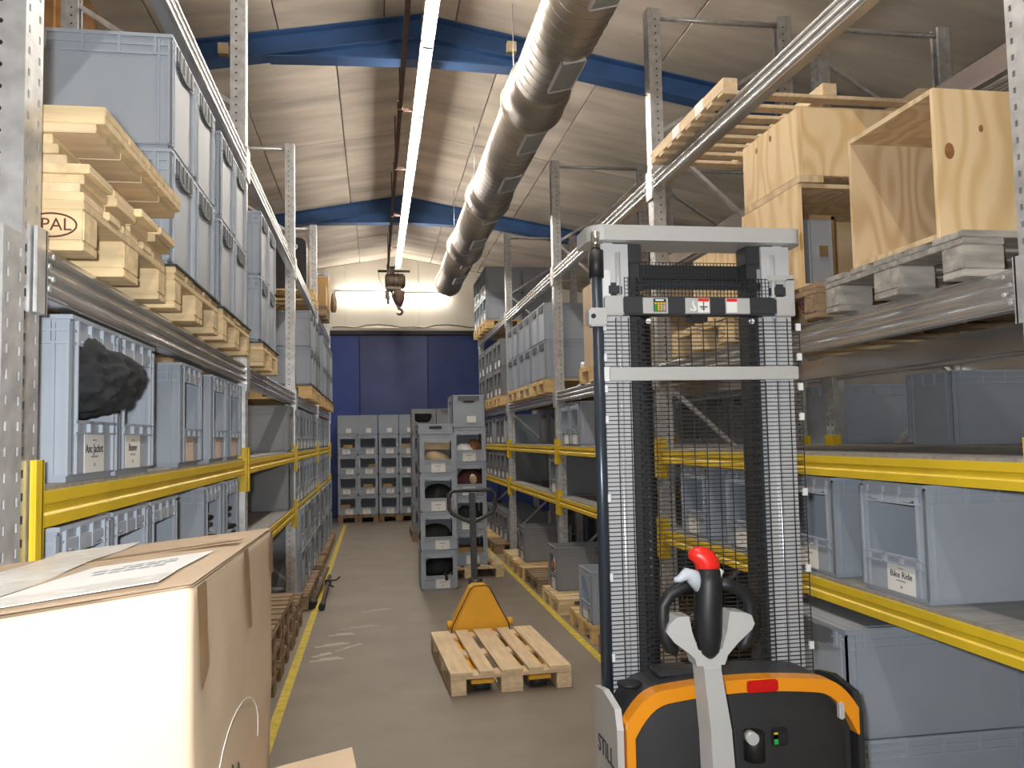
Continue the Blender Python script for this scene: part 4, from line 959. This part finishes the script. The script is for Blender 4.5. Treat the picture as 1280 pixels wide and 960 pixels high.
for v in lay:
    for k, p in enumerate(ring):
        tg = (ring[(k+1) % nr]-ring[k-1]); nrm = tg.cross(Vector((0, 0, 1))).normalized()
        w0 = Vector((p.x, p.y, zb0+(p.z-zb0)*v)); w0 += nrm*(dent(w0)*min(1, v*6)-ins.get(v, 0)); vs.append(tuple(w0))
fs = [(a*nr+k, a*nr+(k+1) % nr, (a+1)*nr+(k+1) % nr, (a+1)*nr+k) for a in range(len(lay)-1) for k in range(nr)]
obj('body', MB().add(vs, fs+[tuple(range(nr)), tuple((len(lay)-1)*nr+k for k in reversed(range(nr)))], True), 'cardboard', bxr)
M1 = D.lerp(A, .42); M2 = Cc.lerp(B, .52)                       # seam between the two top flaps
def flap(P, Q, R_, T, lift, nm):
    m_ = MB()
    def f(u, v):
        p = P.lerp(Q, u).lerp(T.lerp(R_, u), v); return (p.x, p.y, p.z+.003+lift*v+.004*math.sin(PI*u)*math.sin(PI*v))
    m_.grid(f, 12, 8); m_.grid(lambda u, v: tuple(Vector(f(u, v))-Vector((0, 0, .004))), 12, 8); return obj(nm, m_, 'cardboard', bxr)
f1 = flap(A, B, M2, M1, .004, 'top_flap'); f2 = flap(Cc, D, M1, M2, -.001, 'top_flap')
def on_top(u, v, dz=.009):                                       # u across (0 seam .. 1 right edge), v along depth
    p = M1.lerp(M2, v).lerp(A.lerp(B, v), u); return Vector((p.x, p.y, p.z+dz))
def quad(nm, pts, m_, par, t_=.001):
    vs = [tuple(p) for p in pts]; b = MB().add(vs+[(x, y, z-t_) for x, y, z in vs], [(0,1,2,3),(7,6,5,4),(0,4,5,1),(1,5,6,2),(2,6,7,3),(3,7,4,0)]); return obj(nm, b, m_, par)
tp_ = MB().grid(lambda u, v: tuple(on_top(-.22+.44*u, v, .0105+.002*math.sin(13*v))), 6, 14); obj('seam_tape', tp_, 'tape', bxr)
quad('edge_tape', [on_top(.02, .60, .0105), on_top(.95, .60, .0105), on_top(.95, .66, .0105), on_top(.02, .66, .0105)], 'tape_brown', bxr)
lbp = [on_top(.20, .14, .0105), on_top(.84, .10, .0105), on_top(.88, .46, .0105), on_top(.34, .48, .0105)]
lq = quad('shipping_label', lbp, 'paper', bxr)
for k, (v0, v1, u0, u1) in enumerate(((.30, .325, .45, .75), (.345, .37, .42, .78), (.385, .40, .52, .76))):
    for j in range(5):
        ua = u0+(u1-u0)*j/5; ub = ua+(u1-u0)/5*.8
        quad('print_lines', [on_top(ua, v0, .0114), on_top(ub, v0, .0114), on_top(ub, v1, .0114), on_top(ua, v1, .0114)], 'ink_grey', lq, .0003)
quad('edge_tape', [on_top(.15, .04, .0112), on_top(.86, .04, .0112), on_top(.86, .16, .0112), on_top(.15, .16, .0112)], 'tape', bxr)
def on_side(u, v, out=.0035):
    p = A.lerp(B, u); nrm = (B-A).cross(Vector((0,0,1))).normalized(); q = Vector((p.x, p.y, zb0+(p.z-zb0)*v))
    return q+nrm*(out+dent(q))
quad('side_tape', [on_side(.02, .995), on_side(.10, .995), on_side(.13, .83), on_side(.06, .80)], 'tape_brown', bxr)
quad('side_tape', [on_side(.50, .999), on_side(.56, .999), on_side(.63, .80), on_side(.59, .80)], 'tape_brown', bxr)
quad('side_tape', [on_side(.92, .999), on_side(.965, .999), on_side(.98, .88), on_side(.94, .88)], 'tape_brown', bxr)
for k in range(3): quad('printed_mark', [on_side(.26+.07*k, .44), on_side(.31+.07*k, .44), on_side(.30+.07*k, .53+.02*(k % 2)), on_side(.28+.07*k, .54+.02*(k % 2))], 'ink', bxr)
obj('printed_arc', MB().tube([tuple(on_side(.45+.28*math.cos(a), .52+.13*math.sin(a), .002)) for a in [PI*k/14-.2 for k in range(15)]], .0008, 4), 'tape', bxr)
obj('crease', MB().tube([tuple(D.lerp(A, .1)+Vector((.0, -.010, -.19))), tuple(D.lerp(A, .75)+Vector((0, -.010, -.215)))], .0012, 4), 'tape_brown', bxr)
# trolley the box stands on and the second box
tb = thing('platform_trolley', 'low trolley carrying the large cardboard box', 'trolley', (-.52, 1.42, 0), .3)
obj('platform', MB().box(-.33, .33, -.42, .42, .66, .718), 'wood_pale', tb, .006); 
for sx in (-.28, .28):
    for sy in (-.36, .36): obj('leg', MB().box(sx-.025, sx+.025, sy-.025, sy+.025, .08, .66), 'galv', tb); obj('caster', MB().tube([(sx-.02, sy, .05), (sx+.02, sy, .05)], .05, 14), 'black', tb)
ob = thing('open_carton', 'open cardboard flap poking up below the large box', 'box', (-.02, 1.85, 0), .1)
obj('body', MB().box(-.2, -.04, -.25, .0, .0, .965), 'cardboard', ob, .004)
obj('flap', MB().prism([(-.205, .975), (-.035, 1.0), (-.033, .993), (-.203, .967)], -.25, .0), 'cardboard', ob)
